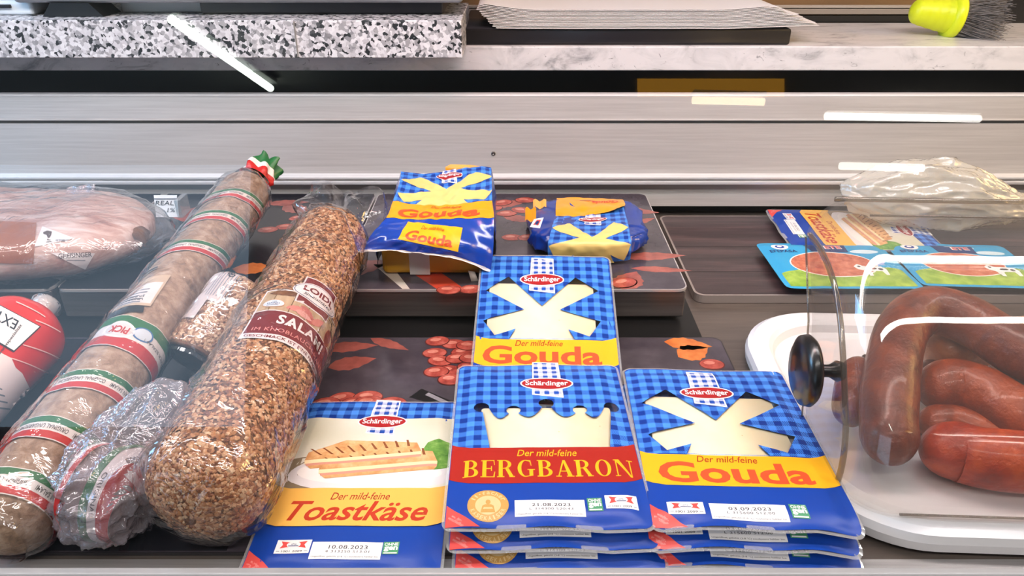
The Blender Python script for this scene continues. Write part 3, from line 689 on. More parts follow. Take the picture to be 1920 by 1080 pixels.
def slab(src, dz, dx, dy, rot, label):
    c = copy_tree(src); c.location = src.location + Vector((dx, dy, dz)); e = c.rotation_euler.copy(); e.z += rot; c.rotation_euler = e; c['label'] = label; return c
GB = 'blue mountain cheese packs stacked in the front middle'
fb = frame_of((833, 990), (1227, 987), .0315, (877, 692), (1168, 690), .029)
b1 = pack('mountain_cheese_pack', 'blue BERGBARON cheese pack with crown window and red band, topmost of its stack', GB, fb, .147, .2075, 1.3, '21.08.2023', 'L 314300 S20:43')
slab(b1, -.0106, .0035, -.009, .012, 'blue cheese pack directly under the topmost BERGBARON pack, only its front edge showing')
slab(b1, -.0212, .0075, -.0185, -.004, 'lowest blue cheese pack of the BERGBARON stack, lying behind the front ledge')
GG = 'gouda packs with cross shaped window'
fg = frame_of((1226, 985), (1622, 996), .0315, (1175, 694), (1456, 692), .024)
g1 = pack('gouda_pack', 'blue and yellow Gouda pack at the right front, topmost of its stack beside the dome', GG, fg, .147, .2075, 4.1, '03.09.2023', 'L 315600 S12:00')
slab(g1, -.0106, -.0025, -.0085, .01, 'Gouda pack directly under the topmost one of the right front stack')
slab(g1, -.0212, -.0020, -.015, -.012, 'lowest Gouda pack of the right front stack, at the front ledge')
fr_ = frame_of((889, 752), (1160, 757), .0100, (928, 482), (1164, 492), .0630)
pack('gouda_pack', 'Gouda pack leaning on the scale edge behind the BERGBARON pack', GG, fr_, .141, .2075, 7.7, '03.09.2023', 'L 315600 S12:00')
ft = frame_of((448, 1078), (823, 1078), .0125, (590, 757), (867, 752), .0125)
t1 = pack('toast_cheese_pack', 'Toastkäse pack with picture of toasted sandwiches, lying at the front beside the big salami', 'sliced toast cheese packs', ft, .1365, .1965, 2.6, '10.08.2023', '4 313250 S13:01')
c = copy_tree(t1); c.location = Vector((.366, .945, .021)); c.rotation_euler = (0.0, 0.0, math.radians(-93)); c['label'] = 'blue and yellow cheese pack turned sideways at the back of the wooden mat'

# ================================================================ SAUSAGE PACKS ON THE WOODEN MAT
def cold_cut(label, x0, x1, y0, y1, rot, seed):
    o = Vector(((x0 + x1) / 2, (y0 + y1) / 2, .021)); r = thing('cold_cut_pack', label, 'sausage pack', o, 'light blue sliced sausage packs on the wooden mat', Matrix.Rotation(rot, 3, 'Z')); INV[r.name] = Matrix.Identity(4)
    W = (x1 - x0) / 2; Hh = (y1 - y0) / 2
    def surf(x, y, l):
        e = min(W - abs(x), Hh - abs(y)); return (x, y, .0025 * sm(.003, .014, e) + .0006 * nz(x * 40 + seed, y * 40) + l)
    sh = Sheet(surf, .005, .0001); sh.poly(rrect(-W, -Hh, W, Hh, .008), ink('#2c9fd2'), 0)
    sh.poly([(-W + .006, -Hh + .005), (W - .006, -Hh + .005), (W - .006, -Hh * .2)] + [(W - .006 - (2 * W - .012) * k / 10, -Hh * .30 + .006 * math.sin(k * 1.1)) for k in range(11)], varied('meadow_print', [(.3, '#6f9a2e'), (.7, '#b4cf5a')], 60, .4), 1)
    sh.ell(.03 - W * .25, Hh * .72, .02, .006, ink('#cfe8f4'), 1); sh.ell(W * .6, Hh * .5, .018, .006, ink('#cfe8f4'), 1)
    sh.ell(-.004, -.004, W * .66, Hh * .56, ink('#f4efe8'), 2); sh.ell(-.004, -.004, W * .64, Hh * .53, varied('salami_print', [(.3, '#a04a34'), (.5, '#c56e50'), (.7, '#d88c6c')], 120, .4), 2.6)
    sh.ell(-W + .026, Hh - .017, .011, .008, I_white, 3); sh.ell(-W + .026, Hh - .017, .006, .0045, I_blue, 3.4); sh.ell(-W + .026, Hh - .016, .003, .0022, I_white, 3.8)
    sh.text('EFEPASA', -W + .027, Hh - .030, .034, .0075, I_navy, 3, .02)
    sh.poly([(-.022, Hh - .010), (.030, Hh - .012), (.028, Hh - .034), (-.018, Hh - .032)], I_navy, 3); sh.text('ETE', .013, Hh - .019, .022, .009, I_white, 3.6, .05); sh.text('ETE', .0135, Hh - .0188, .0195, .0075, I_coral, 4.2, .02)
    cow = [(.018, -.010), (.024, -.004), (.030, -.010), (.050, -.012), (.054, -.020), (.052, -.034), (.048, -.034), (.047, -.024), (.034, -.024), (.032, -.036), (.028, -.036), (.026, -.022), (.020, -.018)]
    sh.poly(cow, I_white, 3.2); sh.ell(.038, -.017, .005, .003, I_ink, 3.8); sh.ell(.047, -.019, .003, .003, I_ink, 3.8); sh.ell(.024, -.011, .002, .002, I_ink, 3.8)
    sh.build('printed_film', r)
    m = MB(); a = rrect(-W, -Hh, W, Hh, .008); b = rrect(-W + .012, -Hh + .012, W - .012, Hh - .012, .01); n = len(a)
    m.add([(x, y, -.0003) for x, y in a] + [(x, y, -.009) for x, y in b], [[i, (i + 1) % n, n + (i + 1) % n, n + i] for i in range(n)], plain('#4a2a22', .3)); m.build('plastic_tray', r, 'brown plastic tray'); return r
cold_cut('light blue EFEPASA sausage pack, uncovered at its left end, on the wooden mat', .318, .478, .765, .893, 0, 1)
cold_cut('light blue and green sausage pack seen through the clear dome at the far right', .482, .632, .768, .890, -.06, 5)

# ================================================================ WRAPPED GOUDA BLOCKS
def cr(p0, p1, p2, p3, t): return .5 * ((2 * p1) + (p2 - p0) * t + (2 * p0 - 5 * p1 + 4 * p2 - p3) * t * t + (3 * p1 - p0 - 3 * p2 + p3) * t * t * t)
class Net:
    """surface through rows of control points; y is measured along the rows' knots"""
    def __init__(s, rows, knots, W, wr=.001, ws=45, seed=0): s.r = rows; s.k = knots; s.W = W; s.wr = wr; s.ws = ws; s.seed = seed
    def row(s, j, u):
        r = s.r[max(0, min(len(s.r) - 1, j))]; n = len(r) - 1; q = min(max(u, 0), 1) * n; i = min(int(q), n - 1); t = q - i
        return cr(r[max(i - 1, 0)], r[i], r[i + 1], r[min(i + 2, n)], t)
    def base(s, u, y):
        k = s.k; j = 0
        while j < len(k) - 2 and y > k[j + 1]: j += 1
        t = min(max((y - k[j]) / (k[j + 1] - k[j]), -.3), 1.3); return cr(s.row(j - 1, u), s.row(j, u), s.row(j + 1, u), s.row(j + 2, u), t)
    def __call__(s, x, y, l):
        u = x / s.W; p = s.base(u, y); e = .004; du = s.base(min(u + .02, 1), y) - s.base(max(u - .02, 0), y); dv = s.base(u, y + e) - s.base(u, y - e)
        n = du.cross(dv); n = n.normalized() if n.length > 1e-9 else Vector((0, 0, 1))
        w = s.wr * (abs(nz(x * s.ws + s.seed, y * s.ws, s.seed)) * 1.6 - .4 + .6 * nz(x * s.ws * 2.3, y * s.ws * 2.3, s.seed))
        return p + n * (l + w)
r = thing('gouda_loaf', 'tall torn-open Gouda loaf in blue wrapper standing on the scale', 'cheese', (-.07, .83, .0425), None)
def V(px, py, Y): return atY(px, py, Y)
rows = [[V(682, 470, .736), V(740, 470, .730), V(800, 476, .727), V(860, 484, .728), V(920, 508, .736)],
        [V(695, 440, .748), V(750, 444, .734), V(805, 450, .730), V(860, 456, .732), V(925, 470, .745)],
        [V(724, 408, .770), V(770, 411, .764), V(815, 411, .762), V(865, 410, .762), V(926, 408, .770)],
        [V(736, 378, .800), V(780, 385, .795), V(825, 386, .792), V(870, 383, .792), V(923, 378, .800)],
        [V(748, 345, .850), V(790, 352, .840), V(835, 350, .838), V(880, 346, .840), V(922, 340, .852)],
        [V(752, 322, .893), V(795, 326, .888), V(835, 322, .886), V(880, 314, .888), V(921, 314, .895)]]
net = Net(rows, [0, .028, .056, .084, .118, .155], .13, .0019, 48, 3)
sh = Sheet(net, .0025, .0004)
I_film = plain('#0b3ea6', .16, 0, .8, .4); I_or = plain('#f2a21a', .28, 0, .5); I_pale = plain('#f0cf7c', .3, 0, .5)
sh.rect(0, 0, .13, .058, I_film, 0); sh.rect(0, .084, .13, .155, M_ging, 0); sh.rect(0, .056, .13, .086, I_or, .5)
sh.poly([(x * 1.06 + .067, (y - .0768) * .60 + .085) for x, y in XWIN], I_pale, 1)
sh.text('Gouda', .064, .0668, .100, .0155, I_org, 2, .03); sh.text('Der mild-feine', .075, .0795, .04, .005, I_dred, 2, 0, .25)
logo(sh, .070, .138, .75, 2)
sh.poly([(.031, .0515), (.100, .0455), (.097, .0145), (.032, .0235)], I_yel, 1); sh.text('Gouda', .0645, .0300, .054, .0150, I_org, 2, .03, 0, 1, -.10); sh.text('Der mild-feine', .066, .0428, .028, .0042, I_dred, 2, 0, .25, 1, -.08)
pts = [(-.001 + .132 * k / 26, .003 + .0016 * nz(k * .9)) for k in range(27)] ; sh.poly(pts + [(x, -.0065 + .002 * nz(i * .7, 3)) for i, (x, y) in enumerate(pts)][::-1], plain('#e9e2dc', .5), .8)
sh.build('wrapper', r)
bx0 = V(712, 500, .765).x; bx1 = V(915, 500, .765).x
m = MB(); m.box(bx0 + .004, bx1 - .002, .757, .885, .0432, .085, varied('gouda_wax', [(.3, '#c98a12'), (.7, '#e0a824')], 20, .3), .006); m.build('cheese_block', r)
m = MB(); q0 = V(768, 500, .7562).x; q1 = V(806, 500, .7562).x; m.box(q0, q1, .7553, .757, .0436, .083, plain('#ded8d4', .4), .0004); m.build('side_strip', r, 'white strip')
# wrapper sides hanging over the block
m = MB()
for sx, s_ in ((0, -1), (1, 1)):
    top = [net(sx * .13, .155 - k * .0155, 0) for k in range(8)]
    def fs(u, v, top=top, s_=s_):
        q = u * 7; i = min(int(q), 6); p = top[i].lerp(top[i + 1], q - i); b = Vector(((bx1 + .004) if s_ > 0 else (bx0 - .004), max(p.y, .775), .047)); w = .002 * nz(u * 6, v * 5, s_)
        return p.lerp(b, v) + Vector((w + .004 * s_ * math.sin(v * 3.1), 0, 0))
    m.grid(fs, 14, 8, I_film if s_ < 0 else plain('#1a3f96', .25), flip=s_ > 0)
bt = [net(.13 * k / 8, .155, 0) for k in range(9)]
m.grid(lambda u, v: (lambda p: Vector((p.x, p.y + .006 * v, p.z * (1 - v) + .046 * v)))(bt[int(round(u * 8))]), 8, 4, I_film); m.build('wrapper_sides', r)
m = MB(); a = [V(835, 313, .893), V(845, 308, .896), V(880, 309, .898), V(912, 313, .896)]; m.add(a + [p + Vector((0, .012, -.006)) for p in a] + [p + Vector((0, .006, -.016)) for p in a], [[0, 1, 5, 4], [1, 2, 6, 5], [2, 3, 7, 6], [0, 8, 9, 1], [1, 9, 10, 2], [2, 10, 11, 3]], I_or); m.build('back_fold', r, 'yellow fold')
m = MB(); a = [V(878, 508, .748), V(890, 510, .745), V(899, 532, .741), V(884, 529, .741)]; m.add(a + [p + Vector((0, .001, 0)) for p in a], [[0, 3, 2, 1], [4, 5, 6, 7], [0, 1, 5, 4], [1, 2, 6, 5], [2, 3, 7, 6], [3, 0, 4, 7]], plain('#e6dfd2', .5)); m.build('torn_corner', r, 'white torn corner')

r = thing('gouda_block', 'low crumpled blue Gouda block with folded yellow flap at the right on the scale', 'cheese', (.08, .86, .0425), None)
cx = (V(990, 440, .86).x + V(1205, 440, .86).x) / 2; hw = (V(1205, 440, .86).x - V(990, 440, .86).x) / 2
def blk(u, v):
    a = u * 2 * math.pi; b = (v - .5) * math.pi; c, s_ = math.cos(a), math.sin(a); e = .42
    sp = lambda q, e: math.copysign(abs(q) ** e, q)
    x = hw * .97 * sp(c, e) * sp(math.cos(b), .35); y = .064 * sp(s_, e) * sp(math.cos(b), .35); z = .0132 * sp(math.sin(b), .5)
    w = .005 * nz(x * 32, y * 32, z * 50) + .004 * (.4 - abs(nz(x * 75, y * 75, z * 75))) + .004 * max(0, 1 - abs(nz(x * 28 + 5, y * 28, z * 40)) * 3.2) ** 3; d = Vector((x, y, z * 2)).normalized()
    p = Vector((cx + x,   .864 + y, .0575 + z)) + d * w; p.z = max(p.z, .0429); return p
m = MB(); m.grid(blk, 96, 40, varied('wrap_blue', [(.3, '#0c2f86'), (.7, '#113d9f')], 20, .22, .3, 90, spec=.6), cu=True); m.build('cheese_body', r)
rows = [[V(1028, 492, .787), V(1070, 491, .784), V(1110, 491, .783), V(1150, 491, .784), V(1182, 487, .787)],
        [V(1027, 462, .784), V(1070, 462, .780), V(1110, 462, .779), V(1150, 461, .780), V(1184, 459, .784)],
        [V(1030, 446, .794), V(1070, 446, .791), V(1110, 447, .790), V(1150, 446, .791), V(1182, 444, .795)],
        [V(1036, 422, .828), V(1072, 424, .824), V(1110, 425, .824), V(1146, 423, .824), V(1178, 420, .828)],
        [V(1042, 402, .868), V(1076, 402, .866), V(1110, 402, .866), V(1144, 400, .866), V(1172, 398, .868)],
        [V(1046, 384, .905), V(1080, 384, .905), V(1110, 384, .905), V(1140, 383, .905), V(1168, 381, .905)]]
net2 = Net(rows, [0, .020, .034, .068, .104, .136], .092, .0012, 55, 9)
sh = Sheet(net2, .0025, .0004); sh.rect(0, 0, .092, .136, M_ging, 0)
sh.poly([((x * .74) + .046, (y - .0768) * .86 - .003) for x, y in XWIN if True], I_pale, 1)
logo(sh, .047, .086, .72, 2)
sh.build('gingham_print', r)
rows = [[V(1042, 404, .862), V(1075, 407, .858), V(1105, 404, .860), V(1140, 396, .866), V(1160, 390, .872)],
        [V(1042, 388, .885), V(1075, 388, .885), V(1105, 387, .885), V(1140, 384, .888), V(1172, 384, .892)],
        [V(1044, 371, .925), V(1075, 370, .925), V(1105, 371, .925), V(1140, 372, .925), V(1168, 374, .925)]]
n3 = Net(rows, [0, .022, .050], .085, .0014, 45, 2)
sh = Sheet(n3, .0025, .0004); sh.rect(0, 0, .085, .05, I_or, 0); sh.text('Gouda', .060, .032, .030, .009, I_org, 1, .03, 0, 1, math.pi - .1); sh.rect(.03, .036, .045, .0375, I_dred, 1); sh.build('folded_flap', r, 'folded yellow flap')
for (px, py, Y, w_, h_) in ((995, 404, .842, .011, .014), (1203, 440, .846, .012, .010), (1012, 384, .890, .014, .008)):
    c0 = V(px, py, Y); m = MB()
    def tipf(u, v, c0=c0, w_=w_, h_=h_): return c0 + Vector((w_ * (u - .5) * 1.2, .006 * v, h_ * (v - .5) + .002 * math.sin(u * 9)))
    m.grid(tipf, 6, 4, I_or); m.build('corner_fold', r, 'yellow corner fold')
def pl(px, py, Y): return V(px, py, Y)
m = MB(); q = [V(993, 428, .796), V(1001, 413, .800), V(1019, 410, .797), V(1012, 430, .793)]
sh = Sheet(lambda x, y, l: (q[0] * (1 - x) * (1 - y) + q[3] * x * (1 - y) + q[1] * (1 - x) * y + q[2] * x * y) + Vector((0, -.006 - l, .004)), 0, .0003)
sh.rect(0, 0, 1, 1, I_white, 0); sh.poly([(.2, .3), (.35, .85), (.8, .8), (.72, .25), (.5, .35)], I_coral, 1); sh.ell(.5, .55, .16, .2, I_navy, 2); sh.build('quality_mark', r)
# ================================================================ SAUSAGES AND HAM
class Roll:
    """round sausage between two centre points; u is the arc length around (0 faces the viewer), v the length along"""
    def __init__(s, A, B, R0, R1, cap0=.5, cap1=.5, bend=Vector((0, 0, 0)), lump=.0, seed=0, toward=None):
        s.A = A; s.B = B; s.R0 = R0; s.R1 = R1; s.c0 = cap0; s.c1 = cap1; s.ax = (B - A).normalized(); s.L = (B - A).length; s.bend = bend; s.lump = lump; s.seed = seed
        n = (CAM - (A + B) / 2) if toward is None else toward; s.n = (n - s.ax * n.dot(s.ax)).normalized(); s.s = s.ax.cross(s.n)
    def rad(s, v):
        t = min(max(v / s.L, 0), 1); r = s.R0 + (s.R1 - s.R0) * t; k = 1
        d0 = v / (s.R0 * s.c0) if s.c0 else 9; d1 = (s.L - v) / (s.R1 * s.c1) if s.c1 else 9
        for d in (d0, d1):
            if d < 1: k *= max(0, 1 - (1 - max(d, 0)) ** 2.2) ** .5
        return r * k
    def p(s, th, v, l=0):
        r = s.rad(v); w = s.lump * nz(math.cos(th) * 2.2 + s.seed, math.sin(th) * 2.2, v * 28) if s.lump else 0
        q = v / s.L; c = s.A + s.ax * v + s.bend * (4 * q * (1 - q)); return c + (s.n * math.cos(th) + s.s * math.sin(th)) * (r + w * min(1, r / s.R0) + l)
    def __call__(s, x, y, l): return s.p(x / ((s.R0 + s.R1) / 2), y, l)
    def vknots(s, n):
        o = []
        for k in range(n + 1):
            t = k / n; o.append((t - .8 * math.sin(2 * math.pi * t) / (2 * math.pi)) * s.L)
        return o
    def body(s, mb, m, nu=64, nv=60, l=0):
        kn = s.vknots(nv); mb.grid(lambda u, v: s.p(u * 2 * math.pi, kn[int(round(v * nv))], l), nu, nv, m, cu=True)
        for j, fl in ((0, True), (nv, False)):
            if s.rad(kn[j]) > .001:
                vs = [s.p(2 * math.pi * k / nu, kn[j], l) for k in range(nu)]; mb.add(vs, [list(range(nu))[::-1] if fl else list(range(nu))], m, None, False)
def wrinkle(p3, sc, a, seed):
    q = p3 * sc; r = 1 - abs(nz(q.x + seed, q.y, q.z)) * 2.2; r2 = 1 - abs(nz(q.x * 2.1, q.y * 2.1 + seed, q.z * 2.1)) * 2.2
    return a * (max(r, -.3) ** 3 * .7 + .4 * max(r2, -.3) ** 3)
M_wrap = film('clear_wrap', '#fbf9fa', .06, 2.1, .012, .02, '#f4f0f2', .7, 34)
M_wrap2 = film('crumpled_wrap', '#f6f2f8', .09, 2.0, .03, .17, '#ece4f0', .8, 70)
def wrap(roll, parent, name, off, v0, v1, amp, sc, seed, mat, nu=130, nv=120, flare=None, label=None):
    m = MB()
    def fn(u, v):
        th = u * 2 * math.pi; y = v0 + (v1 - v0) * v; yy = min(max(y, roll.L * .012), roll.L * .988); p = roll.p(th, yy); c = roll.A + roll.ax * yy + roll.bend * (4 * (yy / roll.L) * (1 - yy / roll.L)); d = (p - c); R = (roll.R0 + (roll.R1 - roll.R0) * yy / roll.L)
        d = d.normalized() if d.length > 1e-6 else roll.n
        rr = (p - c).length + off
        if flare: rr = flare(th, y, rr, R)
        q = c + roll.ax * (y - yy) + d * rr
        q = q + d * wrinkle(Vector((math.cos(th) * R, math.sin(th) * R, y * .7)), sc, amp, seed); q.z = max(q.z, .0032 if q.y < .715 else .0432); return q
    m.grid(fn, nu, nv, mat, cu=True); return m.build(name, parent, label)
def flakes(mb, roll, n, size, mat, th0=-2.3, th1=2.3, seed=1, v0=0., v1=1., lift=.0006):
    rn = random.Random(seed)
    for k in range(n):
        th = rn.uniform(th0, th1); v = roll.L * rn.uniform(v0, v1); R = roll.rad(v)
        if R < .004: continue
        p = roll.p(th, v, lift); a = roll.p(th + .03, v) - roll.p(th - .03, v); b = roll.p(th, min(v + .002, roll.L)) - roll.p(th, max(v - .002, 0)); N = a.cross(b)
        if N.length < 1e-12: continue
        N.normalize(); t = (a.normalized() * rn.uniform(-1, 1) + b.normalized() * rn.uniform(-1, 1)); t = (t - N * t.dot(N))
        if t.length < .05: continue
        t.normalize(); N2 = (N + Vector((rn.uniform(-.6, .6), rn.uniform(-.6, .6), rn.uniform(-.6, .6))) * .8).normalized(); t = (t - N2 * t.dot(N2)).normalized(); w = N2.cross(t); s_ = size * rn.uniform(.5, 1.25); h = s_ * rn.uniform(.28, .5)
        ring = [p + t * s_ * math.cos(q) * rn.uniform(.75, 1.1) + w * s_ * .7 * math.sin(q) * rn.uniform(.75, 1.1) for q in (0, 1.05, 2.1, 3.14, 4.19, 5.24)]
        top = p + N2 * h
        mb.add(ring + [top], [[i, (i + 1) % 6, 6] for i in range(6)], mat, None, False)
def crumb(nm, stops):
    def f(t):
        g = t.n('NewGeometry'); c = t.ramp(g.outputs['Random Per Island'], stops); t.pbr(c, .42, 0, .45)
    return mk(nm, f)
M_crumb = crumb('garlic_crumb', [(0, '#7a4322'), (.25, '#a56a3c'), (.5, '#bf8656'), (.75, '#d2a174'), (1, '#e6c49c')])
M_crumbbase = varied('crumb_base', [(.3, '#5e3418'), (.7, '#8a5a30')], 90, .5, .8, 160, bd=.003)
M_crumb2 = crumb('onion_flake', [(0, '#7a4a28'), (.3, '#a8744a'), (.6, '#c89a72'), (1, '#e6c8a2')])
# ---- big salami in clear film
A = at(358, 978, .0470); B = at(632, 425, .0900)
roll = Roll(A, B, .0418, .0380, .95, .95, lump=.0022, seed=2)
r = thing('crusted_salami', 'huge crumb crusted salami in clear film with LOIDL SALAMI label', 'salami', ((A + B) / 2).to_tuple()[:2] + (.004,))
m = MB(); roll.body(m, M_crumbbase, 72, 90); flakes(m, roll, 13500, .0026, M_crumb, -2.0, 2.0, 5); flakes(m, roll, 2000, .0026, M_crumb, -3.14, 3.14, 6, 0, .07); m.build('crusted_body', r)
sk = lambda x, y: (x, y + .11 * (x + .03))
sh = Sheet(lambda x, y, l: roll(x + .004, sk(x, y)[1] + .009, .0026 + l), .006, .00010)
I_mar = plain('#7a1f28', .3); I_cream = plain('#e2cfb4', .35); I_wh = plain('#f0e9e6', .35)
sh.poly([(-.0355, .139), (.066, .139), (.066, .211), (-.0355, .2115)], I_wh, 0)
sh.rect(-.034, .1770, .064, .2095, varied('label_board', [(.3, '#a98d6a'), (.7, '#d2b894')], 25, .35, sc=(8, 1, 1)), 1)
for x in (-.024, -.009, .005, .022, .045): sh.rect(x, .1770, x + .0007, .2095, ink('#6e5436'), 1.6)
sh.poly(leaf(-.016, .205, .030, .0048, .0), M_crumbbase, 2); sh.ell(.036, .186, .0048, .0105, ink('#8a3f34'), 2); sh.ell(.036, .186, .0054, .0112, ink('#c98a70'), 1.8)
for k, (x, y, a, c_) in enumerate(((-.004, .186, .4, '#d98a80'), (.006, .189, -.4, '#c26c66'), (.013, .183, .2, '#b0524e'), (.004, .183, 0, '#e0a298'), (.018, .187, .9, '#cf7f74'))): sh.poly(leaf(x, y, .017, .0042, a), ink(c_), 2 + k * .4)
sh.ell(-.0222, .1868, .0088, .0058, ink('#d8a070'), 3); sh.ell(-.0222, .1868, .0082, .0052, ink('#dfeaf0'), 3.6); sh.text('von', -.0222, .1893, .004, .0012, I_navy, 4.2, .01); sh.text('HAND', -.0222, .1868, .0095, .0024, I_navy, 4.2, .01); sh.text('umhüllt', -.0222, .1842, .009, .0014, I_navy, 4.2, .01)
sh.poly([(-.034, .1465), (.064, .1465), (.064, .1765), (-.034, .1765)], I_mar, 1); sh.rect(-.034, .1765, .064, .1776, I_wh, 1.8)
sh.text('SALAMI', .0105, .1665, .0480, .0118, I_wh, 2, .03, 0, 1.15); sh.text('IM KNOBLAUCH-MANTEL', .012, .1525, .082, .0046, I_pink, 2, .0, 0, 1.1)
sh.text('GESCHMACK IST EINE FRAGE DER EHRE', .015, .1428, .094, .0036, I_mar, 2, .006)
def plaque(g, z, mt): sh.poly([(-.007 - g, .236 + g), (.0245 + g, .236 + g), (.0255 + g, .222), (.0275 + g, .2165), (.0255 + g, .211), (.0245 + g, .197 - g), (-.007 - g, .197 - g), (-.0075 - g, .2165)], mt, z)
plaque(.0013, 3, I_wh); plaque(0, 3.6, I_mar)
sh.ell(.0092, .2160, .0238, .0132, I_wh, 4.2); sh.ell(.0092, .2160, .0226, .0120, I_navy, 4.8); sh.ell(.0092, .2160, .0220, .0114, I_wh, 5.4)
sh.text('LOIDL', .0092, .2186, .0310, .0078, I_mar, 6, .035); sh.text('Spezialitäten', .0092, .2104, .0270, .0050, I_ink, 6, .005, .25)
sh.build('paper_label', r)
def fl(th, y, rr, R):
    if y > roll.L - .02:
        k = sm(roll.L - .02, roll.L + .02, y); w = R * (.30 + 1.05 * abs(math.cos(th - 1.15)) ** 1.5) + .005 * math.sin(th * 7 + y * 90); return rr * (1 - k) + w * k
    if y < .07: return (rr + .006 * sm(.07, .0, y)) * sm(-.0046, .010, y) ** .5
    return rr
wrap(roll, r, 'clear_film', .0040, -.0045, roll.L + .056,   .0042, 24, 9, M_wrap, 220, 220, fl)

# ---- long hungarian salami
A0 = at(30, 962, .034); B = at(472, 345, .0970); A = A0 + (A0 - B).normalized() * .030; A.z = .0345; hr = Roll(A, B, .0305, .0295, .9, 1.1, lump=.0015, seed=5)
r = thing('long_salami', 'long grey salami with green, white and red paper bands at the left', 'salami', (A.x, (A.y + B.y) / 2, .003))
M_cas = varied('salami_casing', [(.25, '#6e5744'), (.42, '#98795f'), (.55, '#b0937a'), (.75, '#c8b4a0')], 110, .5, .8, 130, detail=9, bd=.003, dist=.5)
m = MB(); hr.body(m, M_cas, 72, 70); m.build('casing', r)
G_ = plain('#1f6b34', .35); R_ = plain('#c3221e', .35); W_ = plain('#ece4dc', .4)
I_bt = ink('#4d4642')
dv = hr.L - .5543
def tri(v, h, slope, label, wide=1., prt=True, words=('ORIGINAL UNGARISCHE SALAMI', 'ORIGINAL HUNGARIAN SALAMI')):
    sh = Sheet(lambda x, y, l: hr(x, v + y + slope * x + .0012 * math.sin(x * 60 + v * 50), .0016 + l), .006, .00012)
    U = math.pi * .0300; t = h / 3
    sh.rect(-U * .8, -h / 2 - .0008, U * .8, h / 2 + .0008, W_, 0); sh.rect(-U * .8, h / 2 - t * .9, U * .8, h / 2, G_, 1); sh.rect(-U * .8, -h / 2, U * .8, -h / 2 + t * .95, R_, 1)
    if prt:
        for k in (0, 1): sh.text(words[k], -.024 + .050 * k, 0, .046, t * .62, I_bt, 1, .012, 0, 1.05, math.pi)
    return sh
OFFV = .030
for i, (v, h, sl) in enumerate(((.441, .0200, .45), (.386, .0200, .5), (.321, .0200, .45), (.107, .0205, .12), (.052, .0205, .10), (.000, .0205, .08))):
    tri(v + OFFV, h, sl, '').build('paper_band', r)
sh = tri(.168 + OFFV, .040, .05, '', prt=False, words=('', ''))
sh.ell(-.018, .001, .013, .011, I_wh, 2); sh.ell(-.018, .001, .011, .0085, ink('#d8d4d0'), 2.6); sh.text('PICK', -.018, .001, .016, .009, R_, 3.2, .03, 0, 1, math.pi); sh.ell(.001, .004, .0085, .0085, ink('#3f72a8'), 2); sh.ell(.001, .004, .0070, .0070, ink('#cfd8de'), 2.6); sh.text('EREDETI PICK SZALÁMI', .026, -.001, .044, .004, I_bt, 2, .01, 0, 1, math.pi)
sh.build('paper_band', r, 'wide tricolour band with oval emblem')
sh = Sheet(lambda x, y, l: hr(x, y + OFFV + .1 * x, .0018 + l), .006, .00012)
sh.poly([(-.040, .202), (-.008, .208), (-.010, .259), (-.040, .249)], ink('#cbb49a'), 0); sh.poly([(-.040, .206), (-.0095, .2115), (-.0115, .246), (-.040, .238)], ink('#e2dbd6'), .6)
for k in range(5): sh.poly([(-.044, .229 - k * .0052), (-.018, .2335 - k * .0052), (-.018, .2325 - k * .0052 - .0010), (-.044, .228 - k * .0052 - .001)], I_grey, 1.2)
sh.text('UNGARISCHE', -.030, .2138, .026, .0030, I_ink, 1.2, .02, 0, 1, math.pi + .15); sh.text('HUNGARIAN', -.030, .2185, .024, .0030, I_ink, 1.2, .02, 0, 1, math.pi + .15); sh.text('ho', -.034, .242, .008, .004, ink('#b5462e'), 1.2, .03, .2, 1, math.pi + .15)
sh.poly([(-.040, .190), (-.010, .198), (-.012, .206), (-.040, .201)], M_black, .2); sh.poly([(-.044, .262), (-.026, .270), (-.027, .273), (-.044, .2665)], M_black, .2)
sh.build('back_label', r, 'small printed ingredients label')
def fl(th, y, rr, R): return rr
wrap(hr, r, 'clear_film', .0030, .002, hr.L - .004, .0022, 30, 11, M_wrap, 130, 160)
m = MB(); tb = hr.A + hr.ax * (hr.L - .006) + hr.n * .012
def tuft(u, v): 
    th = u * 2 * math.pi; rr = .016 * (1 - v) + (.010 + .005 * math.sin(th * 5)) * v; rr += .0035 * math.sin(th * 6 + v * 5) * (v > .1)
    return tb + hr.ax * (v * .030) + (hr.n * math.cos(th) * .7 + hr.s * math.sin(th)) * rr * 1.25 + hr.n * (.016 * v)
for v0, v1, mm in ((0, .3, R_), (.3, .55, W_), (.55, 1, G_)): m.grid(lambda u, v: tuft(u, v0 + (v1 - v0) * v), 40, 5, mm, cu=True)
m.build('twisted_end', r, 'green, white and red foil tuft')

# ---- short onion coated salami between them
A = at(360, 676, .0400); B = at(450, 545, .075); sr = Roll(A, B, .0262, .0262, 0, .5, lump=.001, seed=8)
sr = Roll(A, A + sr.ax * .094, .0262, .0262, .12, .5, lump=.001, seed=8)
r = thing('short_salami', 'short onion coated salami with dark cut end, between the two long salamis', 'salami', (A.x, A.y, .003))
m = MB(); sr.body(m, M_crumbbase, 56, 40); flakes(m, sr, 3200, .0030, M_crumb2, -2.2, 2.2, 9, .06, 1); m.build('coated_body', r)
m = MB(); M_cut = varied('dark_cut', [(.3, '#140d0c'), (.55, '#2c1a17'), (.75, '#55372e')], 140, .35, .4, 120)
m.grid(lambda u, v: sr.A - sr.ax * (.0016 * (1 - v ** 3)) + (sr.n * math.cos(u * 6.2832) + sr.s * math.sin(u * 6.2832)) * (.0253 * v), 48, 8, M_cut, cu=True, flip=True); m.build('cut_face', r, 'dark cut face')
sh = Sheet(lambda x, y, l: sr(x, y, .0030 + l), .006, .0001); sh.rect(-.046, .028, -.020, .088, ink('#d6c4bc'), 0); sh.rect(-.030, .050, -.008, .093, ink('#d6c4bc'), .3)
